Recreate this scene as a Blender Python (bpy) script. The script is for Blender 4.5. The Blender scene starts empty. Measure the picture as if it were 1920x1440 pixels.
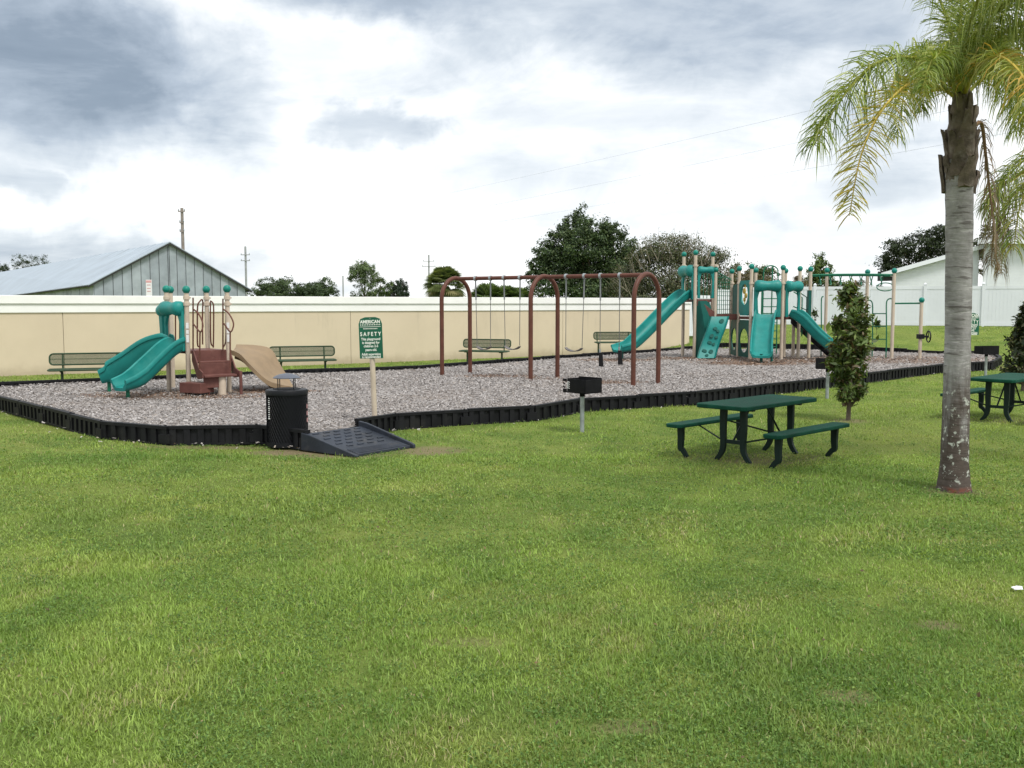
import bpy, bmesh, math, random
import numpy as np
from mathutils import Vector, Matrix
R = math.radians
random.seed(7)
rng = np.random.default_rng(11)
scene = bpy.context.scene
col = scene.collection

# ------------------------------------------------------------------ camera
EYE, F, HOR = 2.05, 1800.0, 570.0           # eye height (m), focal length and horizon in photo pixels
PITCH = math.atan((720 - HOR) / F)
cam_d = bpy.data.cameras.new('camera'); cam = bpy.data.objects.new('camera', cam_d); col.objects.link(cam)
cam_d.sensor_width = 36; cam_d.lens = 36 * F / 1920 ; cam_d.clip_end = 3000; cam_d.clip_start = .05
cam.location = (0, 0, EYE); cam.rotation_euler = (math.pi / 2 - PITCH, 0, 0)
scene.camera = cam
cp, sp = math.cos(PITCH), math.sin(PITCH)

def ray(px, py):
    u, v = (px - 960) / F, (720 - py) / F
    return Vector((u, cp + v * sp, -sp + v * cp))
def W(px, py, z):            # point of the plane z seen at a photo pixel
    r = ray(px, py); t = (z - EYE) / r.z
    return Vector((r.x * t, r.y * t, z))
def Wd(px, py, d):           # point at distance d along +Y seen at a photo pixel
    r = ray(px, py); t = d / r.y
    return Vector((r.x * t, d, EYE + r.z * t))
def dirv(px, py): return ray(px, py).normalized()

# ------------------------------------------------------------------ world: overcast sky
SUN_EL, SUN_AZ = R(58), R(140)             # azimuth clockwise from +Y (behind the camera, to the right)
world = bpy.data.worlds.new('World'); scene.world = world; world.use_nodes = True
nt = world.node_tree; nt.nodes.clear()
class NT:
    def __init__(s, nt): s.nt = nt
    def n(s, t, **k):
        o = s.nt.nodes.new(t)
        for a, b in k.items(): setattr(o, a, b)
        return o
    def set(s, sock, v):
        if hasattr(v, 'is_output') or isinstance(v, bpy.types.NodeSocket): s.nt.links.new(v, sock)
        elif v is not None: sock.default_value = v
    def m(s, op, a, b=None, c=None, clamp=False):
        o = s.n('ShaderNodeMath', operation=op, use_clamp=clamp)
        s.set(o.inputs[0], a); s.set(o.inputs[1], b)
        if c is not None: s.set(o.inputs[2], c)
        return o.outputs[0]
    def ramp(s, fac, stops, interp='LINEAR'):
        o = s.n('ShaderNodeValToRGB'); cr = o.color_ramp; cr.interpolation = interp
        while len(cr.elements) < len(stops): cr.elements.new(.5)
        for e, (p, c) in zip(cr.elements, stops):
            e.position = p; e.color = (c[0], c[1], c[2], 1) if isinstance(c, (tuple, list)) else (c, c, c, 1)
        s.set(o.inputs[0], fac); return o.outputs[0]
    def noise(s, vec, scale, detail=4, rough=.5, dist=0.0, out=0):
        o = s.n('ShaderNodeTexNoise'); s.set(o.inputs['Vector'], vec)
        o.inputs['Scale'].default_value = scale; o.inputs['Detail'].default_value = detail
        o.inputs['Roughness'].default_value = rough; o.inputs['Distortion'].default_value = dist
        return o.outputs[out]
    def mix(s, fac, a, b, blend='MIX'):
        o = s.n('ShaderNodeMix', data_type='RGBA', blend_type=blend)
        s.set(o.inputs[0], fac); s.set(o.inputs[6], a if not isinstance(a, tuple) else (*a[:3], 1))
        s.set(o.inputs[7], b if not isinstance(b, tuple) else (*b[:3], 1)); return o.outputs[2]
    def smooth(s, v, lo, hi):
        o = s.n('ShaderNodeMapRange', interpolation_type='SMOOTHSTEP'); s.set(o.inputs[0], v)
        o.inputs[1].default_value = lo; o.inputs[2].default_value = hi; return o.outputs[0]
    def comb(s, x, y, z):
        o = s.n('ShaderNodeCombineXYZ'); s.set(o.inputs[0], x); s.set(o.inputs[1], y); s.set(o.inputs[2], z); return o.outputs[0]
g = NT(nt)
tc = g.n('ShaderNodeTexCoord'); sep = g.n('ShaderNodeSeparateXYZ'); nt.links.new(tc.outputs['Generated'], sep.inputs[0])
dx, dy, dz = sep.outputs
zz = g.m('ADD', g.m('MAXIMUM', dz, 0.0), .13)
plane = g.comb(g.m('DIVIDE', dx, zz), g.m('DIVIDE', dy, zz), g.m('MULTIPLY', dz, 1.5))
n_big = g.noise(plane, .55, 6, .55, .3)
n_fine = g.noise(plane, 1.7, 7, .6, .5)
n_soft = g.noise(tc.outputs['Generated'], 3.2, 5, .55, .4)
warp = g.noise(tc.outputs['Generated'], 5.5, 6, .6, .3)
warp2 = g.noise(tc.outputs['Generated'], 15, 5, .6, .6)
az = g.m('ARCTAN2', dx, dy); el = g.m('ARCSINE', dz)
azw = g.m('ADD', az, g.m('ADD', g.m('MULTIPLY', g.m('SUBTRACT', warp, .5), .34), g.m('MULTIPLY', g.m('SUBTRACT', warp2, .5), .06)))
elw = g.m('ADD', el, g.m('ADD', g.m('MULTIPLY', g.m('SUBTRACT', n_soft, .5), .16), g.m('MULTIPLY', g.m('SUBTRACT', warp2, .5), .05)))
def cloud(px, py, wx, wy, soft=1.0):        # one cloud mass, centre and half-size given as directions
    d = dirv(px, py); a0 = math.atan2(d.x, d.y); e0 = math.asin(d.z)
    ua = g.m('DIVIDE', g.m('SUBTRACT', azw, a0), wx / F); ub = g.m('DIVIDE', g.m('SUBTRACT', elw, e0), wy / F)
    r2 = g.m('ADD', g.m('MULTIPLY', ua, ua), g.m('MULTIPLY', ub, ub))
    o = g.smooth(g.m('SQRT', r2), 1.0 + .35 * soft, 1.0 - .6 * soft); return o
dark = None
for (px, py, wx, wy, k, soft) in ((140, 120, 320, 140, .54, 1.2), (-100, 60, 300, 220, .40, 1.2), (800, 0, 330, 70, .34, 1.2), (690, 262, 135, 40, .26, 1.1),
                                  (1350, 30, 520, 110, .34, 1.3), (1640, 250, 260, 90, .20, 1.3), (20, 305, 120, 44, .26, 1.1),
                                  (130, 470, 380, 60, .26, 1.3), (420, 520, 300, 40, .14, 1.3), (1250, 440, 420, 50, .10, 1.4), (560, 140, 210, 70, .14, 1.3), (1000, 320, 300, 50, .08, 1.3)):
    c = g.m('MULTIPLY', cloud(px, py, wx, wy, soft), k)
    dark = c if dark is None else g.m('MAXIMUM', dark, c)
# away from the view the deck goes on with the same mottling
cover = g.m('ADD', g.m('MULTIPLY', g.smooth(n_big, .45, .75), .24), g.m('MULTIPLY', g.smooth(n_fine, .42, .75), .17))
mpst = g.n('ShaderNodeMapping'); mpst.inputs['Scale'].default_value = (1, 1, 2.8); nt.links.new(tc.outputs['Generated'], mpst.inputs[0])
streak = g.noise(mpst.outputs[0], 4.2, 7, .6, .5)
cover = g.m('ADD', g.m('MULTIPLY', cover, g.smooth(dz, .0, .35)), g.m('MULTIPLY', g.smooth(streak, .38, .72), .27))
dk = g.m('ADD', g.m('MULTIPLY', dark, g.m('ADD', .42, g.m('MULTIPLY', n_fine, 1.1))), g.m('MULTIPLY', cover, .62), clamp=True)
ccol = g.ramp(dk, [(0, (.82, .825, .83)), (.08, (.70, .712, .722)), (.16, (.59, .615, .637)), (.27, (.45, .49, .53)), (.42, (.305, .352, .41)), (.62, (.185, .227, .28)), (1, (.125, .162, .21))])
sky = g.n('ShaderNodeTexSky', sky_type='NISHITA'); sky.sun_disc = False; sky.sun_elevation = SUN_EL; sky.sun_rotation = SUN_AZ
scl = g.n('ShaderNodeVectorMath', operation='SCALE'); nt.links.new(ccol, scl.inputs[0]); scl.inputs['Scale'].default_value = 10.5
skymix = g.mix(.93, sky.outputs[0], scl.outputs[0])
bg = g.n('ShaderNodeBackground'); nt.links.new(skymix, bg.inputs[0]); bg.inputs[1].default_value = .1
wo = g.n('ShaderNodeOutputWorld'); nt.links.new(bg.outputs[0], wo.inputs[0])

# ------------------------------------------------------------------ sun (veiled by cloud) and exposure
sd = bpy.data.lights.new('sun', 'SUN'); sd.energy = 2.0; sd.angle = R(16); sd.color = (1, .965, .90)
sun = bpy.data.objects.new('sun', sd); col.objects.link(sun)
sv = Vector((math.sin(SUN_AZ) * math.cos(SUN_EL), math.cos(SUN_AZ) * math.cos(SUN_EL), math.sin(SUN_EL)))
sun.rotation_euler = (-sv).to_track_quat('-Z', 'Y').to_euler()
vs = scene.view_settings; vs.view_transform = 'Standard'; vs.look = 'None'; vs.gamma = 1; vs.use_curve_mapping = False; vs.exposure = 0.68

# ------------------------------------------------------------------ helpers: meshes
def anc(o):
    while o is not None:
        if '_o' in o: return o['_o']
        o = o.parent
    return (0, 0, 0)
class MB:
    def __init__(s): s.v = []; s.f = []
    def add(s, vs, fs):
        b = len(s.v); s.v += [tuple(p) for p in vs]; s.f += [tuple(i + b for i in f) for f in fs]; return s
    def box(s, c, size, M=None):
        hx, hy, hz = size[0] / 2, size[1] / 2, size[2] / 2; c = Vector(c)
        vs = [Vector((x * hx, y * hy, z * hz)) for z in (-1, 1) for y in (-1, 1) for x in (-1, 1)]
        if M is not None: vs = [M @ p for p in vs]
        return s.add([p + c for p in vs], [(0, 2, 3, 1), (4, 5, 7, 6), (0, 1, 5, 4), (2, 6, 7, 3), (0, 4, 6, 2), (1, 3, 7, 5)])
    def tube(s, pts, r, n=8, cap=True, closed=False):
        pts = [Vector(p) for p in pts]; m = len(pts)
        rs = r if isinstance(r, (list, tuple)) else [r] * m
        T = []
        for i in range(m):
            a = pts[(i - 1) % m] if (i > 0 or closed) else pts[i]; b = pts[(i + 1) % m] if (i < m - 1 or closed) else pts[i]
            T.append((b - a).normalized())
        ref = Vector((0, 0, 1)) if abs(T[0].z) < .9 else Vector((1, 0, 0))
        N = (ref - T[0] * ref.dot(T[0])).normalized(); rings = []
        for i in range(m):
            N = (N - T[i] * N.dot(T[i])).normalized(); B = T[i].cross(N)
            rings.append([pts[i] + (N * math.cos(2 * math.pi * k / n) + B * math.sin(2 * math.pi * k / n)) * rs[i] for k in range(n)])
        return s.rings(rings, cap and not closed, closed)
    def rings(s, rings, cap=True, closed=False):
        n = len(rings[0]); m = len(rings); fs = []
        for i in range(m if closed else m - 1):
            j = (i + 1) % m
            for k in range(n):
                q = (k + 1) % n; fs.append((i * n + k, i * n + q, j * n + q, j * n + k))
        if cap: fs.append(tuple(reversed(range(n)))); fs.append(tuple((m - 1) * n + k for k in range(n)))
        return s.add([p for r in rings for p in r], fs)
    def lathe(s, prof, c=(0, 0, 0), n=16, M=None):
        c = Vector(c); rings = []
        for (r, z) in prof:
            rg = [Vector((r * math.cos(2 * math.pi * k / n), r * math.sin(2 * math.pi * k / n), z)) for k in range(n)]
            if M is not None: rg = [M @ p for p in rg]
            rings.append([p + c for p in rg])
        return s.rings(rings, True)
    def ball(s, c, r, n=14, m=8):
        return s.lathe([(max(r * math.sin(math.pi * i / m), .0008), -r * math.cos(math.pi * i / m)) for i in range(m + 1)], c, n)
    def prism(s, poly, ext):     # poly: 3-D outline, ext: offset vector
        k = len(poly); e = Vector(ext); p = [Vector(q) for q in poly]
        fs = [tuple(range(k)), tuple(reversed(range(k, 2 * k)))] + [(i, i + k, (i + 1) % k + k, (i + 1) % k) for i in range(k)]
        return s.add(p + [q + e for q in p], fs)
    def build(s, name, mat, parent=None, smooth=0, origin=None, bevel=0, sub=0):
        o0 = Vector(origin) if origin is not None else Vector(anc(parent))
        me = bpy.data.meshes.new(name); me.from_pydata([tuple(Vector(p) - o0) for p in s.v], [], s.f)
        bm = bmesh.new(); bm.from_mesh(me); bmesh.ops.recalc_face_normals(bm, faces=bm.faces[:]); bm.to_mesh(me); bm.free()
        return finish(name, me, mat, parent, smooth, origin, bevel, sub)
def finish(name, me, mat, parent=None, smooth=0, origin=None, bevel=0, sub=0):
    me.materials.append(mat)
    if smooth:
        me.polygons.foreach_set('use_smooth', [True] * len(me.polygons)); me.set_sharp_from_angle(angle=R(smooth))
    o = bpy.data.objects.new(name, me); col.objects.link(o)
    if parent is not None: o.parent = parent
    elif origin is not None: o.location = origin
    if bevel:
        b = o.modifiers.new('bevel', 'BEVEL'); b.width = bevel; b.segments = 2; b.limit_method = 'ANGLE'; b.angle_limit = R(40)
    if sub:
        b = o.modifiers.new('sub', 'SUBSURF'); b.levels = sub; b.render_levels = sub
    return o
def npmesh(name, V, T, mat, colr=None, parent=None, origin=None, k=3):
    me = bpy.data.meshes.new(name); V = np.asarray(V, np.float32)
    if origin is not None: V = V - np.asarray(origin, np.float32)
    else: V = V - np.asarray(list(anc(parent)), np.float32)
    T = np.asarray(T, np.int32); nf = len(T)
    me.vertices.add(len(V)); me.vertices.foreach_set('co', V.ravel())
    me.loops.add(nf * k); me.loops.foreach_set('vertex_index', T.ravel())
    me.polygons.add(nf); me.polygons.foreach_set('loop_start', np.arange(0, nf * k, k, dtype=np.int32))
    if colr is not None:
        a = me.color_attributes.new('col', 'FLOAT_COLOR', 'POINT'); c = np.ones((len(V), 4), np.float32); c[:, :3] = colr
        a.data.foreach_set('color', c.ravel())
    me.update(calc_edges=True); me.validate()
    return finish(name, me, mat, parent, 0, origin)
def tag(o, label=None, cat=None, group=None, kind=None):
    if label: o['label'] = label
    if cat: o['category'] = cat
    if group: o['group'] = group
    if kind: o['kind'] = kind
    return o
def thing(name, label, cat, loc=(0, 0, 0), rz=0, group=None, local=False):
    o = bpy.data.objects.new(name, None); col.objects.link(o); o.empty_display_size = .2
    o.location = loc; o.rotation_euler = (0, 0, rz)
    if not local: o['_o'] = tuple(loc)
    return tag(o, label, cat, group)
def copy_tree(o, parent=None):
    c = o.copy(); col.objects.link(c); c.parent = parent
    for ch in o.children: copy_tree(ch, c)
    return c
def rotz(a): return Matrix.Rotation(a, 3, 'Z')
def bez(pts, n):            # Catmull-Rom through points
    P = [Vector(p) for p in pts]; P = [P[0] * 2 - P[1]] + P + [P[-1] * 2 - P[-2]]; out = []
    segs = len(P) - 3
    for i in range(n + 1):
        t = i / n * segs; k = min(int(t), segs - 1); t -= k
        a, b, c, d = P[k:k + 4]
        out.append(.5 * ((2 * b) + (c - a) * t + (2 * a - 5 * b + 4 * c - d) * t * t + (3 * b - a - 3 * c + d) * t ** 3))
    return out
def vnoise(x, y, sc, seed=0):   # smooth value noise 0..1
    r = np.random.default_rng(seed); G = r.random((256, 256)); x = np.asarray(x) / sc + 1000.37; y = np.asarray(y) / sc + 1000.71
    xi = np.floor(x).astype(int); yi = np.floor(y).astype(int); fx = x - xi; fy = y - yi
    fx = fx * fx * (3 - 2 * fx); fy = fy * fy * (3 - 2 * fy); xi %= 256; yi %= 256; x1 = (xi + 1) % 256; y1 = (yi + 1) % 256
    return (G[xi, yi] * (1 - fx) + G[x1, yi] * fx) * (1 - fy) + (G[xi, y1] * (1 - fx) + G[x1, y1] * fx) * fy

# ------------------------------------------------------------------ helpers: materials
def mat(name, color, rough=.6, metal=0, var=.15, vscale=3.0, bump=0, bscale=40, spec=.22, dirt=None, dscale=1.2, damt=.5):
    m = bpy.data.materials.new(name); m.use_nodes = True; t = m.node_tree; G = NT(t)
    b = t.nodes['Principled BSDF']; tc = G.n('ShaderNodeTexCoord'); ge = G.n('ShaderNodeNewGeometry'); pos = ge.outputs['Position']
    n1 = G.noise(pos, vscale, 5, .6)
    c0 = tuple(max(0, c * (1 - var)) for c in color); c1 = tuple(min(1, c * (1 + var)) for c in color)
    c = G.mix(G.smooth(n1, .3, .7), c0, c1)
    if dirt:
        n2 = G.noise(pos, dscale, 6, .65); c = G.mix(G.m('MULTIPLY', G.smooth(n2, .5, .72), damt), c, dirt)
    t.links.new(c, b.inputs['Base Color'])
    rv = G.m('ADD', G.m('MULTIPLY', G.m('SUBTRACT', n1, .5), .25), rough, clamp=True); t.links.new(rv, b.inputs['Roughness'])
    b.inputs['Metallic'].default_value = metal; b.inputs['Specular IOR Level'].default_value = spec
    if bump:
        bp = G.n('ShaderNodeBump'); bp.inputs['Strength'].default_value = bump; bp.inputs['Distance'].default_value = .02
        t.links.new(G.noise(pos, bscale, 5, .65), bp.inputs['Height']); t.links.new(bp.outputs[0], b.inputs['Normal'])
    return m
def leafmat(name, transl=.3, rough=.55, spec=.3, tint=(1.15, 1.1, .5)):
    m = bpy.data.materials.new(name); m.use_nodes = True; t = m.node_tree; G = NT(t); b = t.nodes['Principled BSDF']
    a = G.n('ShaderNodeAttribute', attribute_name='col'); t.links.new(a.outputs[0], b.inputs['Base Color'])
    b.inputs['Roughness'].default_value = rough; b.inputs['Specular IOR Level'].default_value = spec
    tr = G.n('ShaderNodeBsdfTranslucent'); t.links.new(G.mix(1.0, a.outputs[0], tint, 'MULTIPLY'), tr.inputs[0])
    mx = G.n('ShaderNodeMixShader'); mx.inputs[0].default_value = transl
    t.links.new(b.outputs[0], mx.inputs[1]); t.links.new(tr.outputs[0], mx.inputs[2]); t.links.new(mx.outputs[0], t.nodes['Material Output'].inputs[0])
    return m
M = {}
M['teal'] = mat('teal_plastic', (.009, .190, .172), .48, var=.12, vscale=2.5, spec=.3, dirt=(.05, .25, .22), dscale=3, damt=.35)
M['teal_dark'] = mat('dark_green_shaded_teal', (.008, .085, .070), .5, var=.15)  # dark green parts; shade in the tower is also put into this colour
M['ball'] = mat('green_ball_plastic', (.010, .185, .145), .38, var=.08)
M['post'] = mat('beige_powder_coat', (.50, .42, .335), .5, var=.06, vscale=4, dirt=(.36, .29, .22), damt=.3)
M['maroon'] = mat('maroon_coating', (.125, .052, .043), .55, var=.14, vscale=6, dirt=(.20, .10, .08), dscale=5, damt=.4)
M['brown'] = mat('brown_paint', (.105, .041, .028), .5, var=.14, vscale=4, dirt=(.08, .028, .02), dscale=3, damt=.4)
M['tan'] = mat('tan_plastic', (.235, .170, .103), .6, var=.1, vscale=4, dirt=(.18, .125, .072), damt=.4)
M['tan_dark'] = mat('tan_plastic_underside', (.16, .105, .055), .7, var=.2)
M['green'] = mat('green_tube_paint', (.010, .135, .075), .45, var=.1)
M['table'] = mat('green_vinyl_coating', (.006, .050, .031), .7, var=.2, vscale=5, bump=.25, bscale=160, spec=.10, dirt=(.014, .072, .047), dscale=2.5, damt=.45)
M['leg'] = mat('dark_green_steel', (.005, .016, .013), .5, var=.15)
M['bench'] = mat('bench_green_vinyl', (.030, .058, .030), .5, var=.15)
M['black'] = mat('black_plastic', (.0085, .0088, .0105), .6, var=.3, vscale=2.5, bump=.15, bscale=60, spec=.18, dirt=(.024, .0235, .023), dscale=2.2, damt=.6)
M['ramp'] = mat('ramp_plastic', (.026, .032, .044), .55, var=.25, vscale=3, bump=.2, bscale=50, dirt=(.07, .068, .066), dscale=4, damt=.55)
M['blackmetal'] = mat('black_coated_metal', (.007, .0078, .010), .5, var=.2, spec=.2)
M['greymetal'] = mat('grey_dome_paint', (.085, .095, .12), .42, var=.15)
M['grill'] = mat('sooty_grill_steel', (.009, .009, .0105), .7, var=.3, bump=.2, bscale=30, spec=.1, dirt=(.022, .02, .018))
M['galv'] = mat('galvanised_steel', (.33, .36, .37), .45, .5, var=.18, vscale=9)
M['stucco'] = mat('tan_stucco', (.575, .49, .365), .9, var=.035, vscale=.7, bump=.25, bscale=55, spec=.15, dirt=(.53, .445, .325), dscale=.8, damt=.35)
M['white'] = mat('white_stucco', (.80, .80, .785), .85, var=.03, vscale=1.0, bump=.15, bscale=55, spec=.2, dirt=(.70, .69, .665), dscale=1.3, damt=.35)
M['vinyl'] = mat('white_vinyl', (.69, .72, .76), .5, var=.03, vscale=.7, dirt=(.62, .65, .69), damt=.3)
M['siding'] = mat('white_siding', (.69, .72, .75), .6, var=.03)
M['roofgrey'] = mat('grey_shingles', (.20, .20, .195), .9, var=.2, bump=.3, bscale=20)
M['zinc'] = mat('weathered_zinc_sheet', (.315, .355, .39), .55, .2, var=.14, vscale=.9, dirt=(.26, .28, .30), dscale=.35, damt=.6)
M['zincroof'] = mat('bright_zinc_roof', (.34, .395, .45), .5, .15, var=.08, vscale=.4, dirt=(.28, .32, .355), dscale=.3, damt=.5)
M['darktrim'] = mat('dark_eave_trim', (.035, .036, .035), .7)
M['wood'] = mat('weathered_pole_wood', (.23, .20, .175), .9, var=.2, vscale=2, bump=.3, bscale=25)
M['steelpole'] = mat('grey_steel_pole', (.30, .31, .32), .6)
M['bark'] = mat('tree_bark', (.10, .08, .06), .9, var=.3, vscale=4, bump=.5, bscale=18)
M['signgreen'] = mat('sign_green', (.014, .105, .060), .45, var=.08)
M['letter'] = mat('sign_letter_white', (.80, .83, .76), .6, var=.02)
M['sticker'] = mat('white_sticker', (.78, .78, .78), .5, var=.03)
M['pink'] = mat('faded_red_print', (.62, .34, .34), .6, var=.1)
M['rubber'] = mat('black_rubber', (.018, .018, .019), .75, var=.2)
M['seatgrey'] = mat('worn_belt_seat', (.14, .13, .125), .7, var=.3)
M['chain'] = mat('chain_steel', (.16, .155, .15), .5, .4)
M['sleeve'] = mat('chain_sleeve', (.20, .21, .215), .6)
M['paper'] = mat('white_litter', (.82, .83, .85), .7, var=.02)
M['cable'] = mat('cable_grey', (.20, .21, .22), .7)
M['leaf'] = leafmat('tree_leaves', .22)
M['grass'] = leafmat('grass_blades', .38, .6, .25, (1.1, 1.12, .55))
M['palm'] = leafmat('palm_leaflets', .35, .5, .35, (1.1, 1.08, .5))
M['chip'] = leafmat('wood_chips', .0, .9, .1)

def weather(m, top):        # rain streaks below the cap and soil splash at the foot of the wall
    t = m.node_tree; G = NT(t); b = t.nodes['Principled BSDF']; src = b.inputs['Base Color'].links[0].from_socket
    pos = G.n('ShaderNodeNewGeometry').outputs['Position']; sp = G.n('ShaderNodeSeparateXYZ'); t.links.new(pos, sp.inputs[0])
    mp = G.n('ShaderNodeMapping'); mp.inputs['Scale'].default_value = (2.6, 2.6, .35); t.links.new(pos, mp.inputs[0])
    st = G.m('MULTIPLY', G.smooth(G.noise(mp.outputs[0], 1.0, 6, .7), .52, .74), G.m('MULTIPLY', G.smooth(sp.outputs[2], top - 1.5, top), .35))
    c = G.mix(st, src, (.33, .29, .22))
    c = G.mix(G.m('MULTIPLY', G.smooth(G.noise(pos, .22, 4, .6), .45, .7), .16), c, (.66, .57, .43))
    spl = G.m('MULTIPLY', G.smooth(G.m('ADD', sp.outputs[2], G.m('MULTIPLY', G.noise(pos, 2.2, 5, .7), .5)), .62, .25), .5)
    c = G.mix(spl, c, (.30, .24, .16)); t.links.new(c, b.inputs['Base Color'])
weather(M['stucco'], 1.8)
# lawn sheet material
def lawn_material():
    m = bpy.data.materials.new('lawn'); m.use_nodes = True; t = m.node_tree; G = NT(t); b = t.nodes['Principled BSDF']
    pos = G.n('ShaderNodeNewGeometry').outputs['Position']
    big = G.noise(pos, .23, 4, .55, .4); mid = G.noise(pos, 1.1, 5, .6, .3); fine = G.noise(pos, 7, 5, .65); vf = G.noise(pos, 34, 4, .7)
    c = G.mix(G.smooth(mid, .32, .68), (.108, .168, .035), (.205, .262, .060))
    c = G.mix(G.m('MULTIPLY', G.smooth(big, .42, .7), .65), c, (.235, .265, .07))
    c = G.mix(G.m('MULTIPLY', G.smooth(fine, .5, .78), .5), c, (.062, .108, .02))
    c = G.mix(G.m('MULTIPLY', G.smooth(G.noise(pos, 2.3, 5, .7), .60, .75), .5), c, (.20, .175, .075))
    c = G.mix(G.m('MULTIPLY', G.smooth(vf, .55, .8), .45), c, (.045, .08, .016))
    # bare soil scuffed beside the ramp and litter bin, and under the tables
    s = G.n('ShaderNodeSeparateXYZ'); t.links.new(pos, s.inputs[0]); tot = None
    for (x, y, rx, ry, k) in ((-1.15, 13.35, .55, .5, .75), (-2.3, 12.95, .8, .28, .8), (-3.0, 13.3, .75, .35, .85), (-4.3, 13.75, 1.3, .18, .6), (3.3, 12.6, 1.1, .6, .6),
                              (8.9, 16.8, 1.1, .6, .4), (16.6, 30.4, 1.6, 1.6, .5), (5.9, 16.7, .35, .35, .6), (4.8, 10.35, .4, .35, .5), (2.73, 6.0, .17, .12, .55), (1.75, 4.86, .16, .12, .55), (.57, 4.5, .22, .10, .4), (-.3, 5.7, .3, .1, .3)):
        e = G.m('ADD', G.m('POWER', G.m('DIVIDE', G.m('SUBTRACT', s.outputs[0], x), rx), 2), G.m('POWER', G.m('DIVIDE', G.m('SUBTRACT', s.outputs[1], y), ry), 2))
        e = G.m('MULTIPLY', G.smooth(G.m('ADD', e, G.m('MULTIPLY', fine, 1.2)), 1.9, .7), k); tot = e if tot is None else G.m('MAXIMUM', tot, e)
    c = G.mix(tot, c, G.mix(vf, (.17, .125, .075), (.30, .235, .16)))
    t.links.new(c, b.inputs['Base Color']); b.inputs['Roughness'].default_value = .95; b.inputs['Specular IOR Level'].default_value = .1
    bp = G.n('ShaderNodeBump'); bp.inputs['Strength'].default_value = .9; bp.inputs['Distance'].default_value = .06
    t.links.new(G.m('ADD', fine, vf), bp.inputs['Height']); t.links.new(bp.outputs[0], b.inputs['Normal']); return m
M['lawn'] = lawn_material()
WORN = [(-7.6, 19.6, 1.2, .75, .7), (-6.2, 19.4, 1.2, .6, .7), (-5.2, 20.6, 1.0, .55, .9), (-7.0, 20.6, .9, .6, .5), (-.3, 25.0, 1.0, .6, .7), (.8, 24.0, .6, .4, .4), (2.2, 23.0, 1.0, .5, .7),
        (3.6, 32.2, 1.4, 1.0, .8), (7.7, 30.6, 1.8, 1.3, .9), (9.4, 32.2, 3.0, 2.0, .75), (11.4, 32.2, 1.4, .9, .8), (6.4, 33.0, 1.6, 1.2, .8), (13.5, 32.5, 3.5, 2.5, .55)]
def mulch_material():
    m = bpy.data.materials.new('wood_chip_mulch'); m.use_nodes = True; t = m.node_tree; G = NT(t); b = t.nodes['Principled BSDF']
    pos = G.n('ShaderNodeNewGeometry').outputs['Position']
    mp = G.n('ShaderNodeMapping'); mp.inputs['Rotation'].default_value = (0, 0, .6); mp.inputs['Scale'].default_value = (1, 2.4, 1); t.links.new(pos, mp.inputs[0])
    def vor(sc, vec):
        o = G.n('ShaderNodeTexVoronoi'); o.inputs['Scale'].default_value = sc; t.links.new(vec, o.inputs['Vector']); return o
    v1 = vor(20, mp.outputs[0]); v2 = vor(40, pos); v3 = vor(11, mp.outputs[0])
    s1 = G.n('ShaderNodeSeparateXYZ'); t.links.new(v1.outputs['Color'], s1.inputs[0]); s2 = G.n('ShaderNodeSeparateXYZ'); t.links.new(v2.outputs['Color'], s2.inputs[0])
    s3 = G.n('ShaderNodeSeparateXYZ'); t.links.new(v3.outputs['Color'], s3.inputs[0])
    v = G.m('ADD', G.m('MULTIPLY', s1.outputs[0], .45), G.m('ADD', G.m('MULTIPLY', s2.outputs[0], .25), G.m('MULTIPLY', s3.outputs[1], .30)))
    c = G.ramp(v, [(0.05, (.12, .106, .098)), (.35, (.217, .198, .186)), (.6, (.28, .26, .25)), (.95, (.39, .372, .362))])
    n = G.noise(pos, .35, 4, .6, .3); c = G.mix(G.m('MULTIPLY', G.smooth(n, .48, .72), .35), c, (.27, .21, .165))
    s = G.n('ShaderNodeSeparateXYZ'); t.links.new(pos, s.inputs[0]); nf = G.noise(pos, 1.4, 5, .65); tot = None
    for (x, y, rx, ry, k) in WORN:
        e = G.m('ADD', G.m('POWER', G.m('DIVIDE', G.m('SUBTRACT', s.outputs[0], x), rx), 2), G.m('POWER', G.m('DIVIDE', G.m('SUBTRACT', s.outputs[1], y), ry), 2))
        e = G.m('MULTIPLY', G.smooth(G.m('ADD', e, G.m('MULTIPLY', nf, 1.3)), 2.0, .7), k); tot = e if tot is None else G.m('MAXIMUM', tot, e)
    wc = G.mix(s1.outputs[2], (.10, .062, .042), (.24, .165, .12)); c = G.mix(tot, c, wc)
    t.links.new(c, b.inputs['Base Color']); b.inputs['Roughness'].default_value = .95; b.inputs['Specular IOR Level'].default_value = .1
    bp = G.n('ShaderNodeBump'); bp.inputs['Strength'].default_value = .8; bp.inputs['Distance'].default_value = .04
    t.links.new(G.m('ADD', v, G.noise(pos, 5, 4, .6)), bp.inputs['Height']); t.links.new(bp.outputs[0], b.inputs['Normal']); return m
M['mulch'] = mulch_material()
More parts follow.
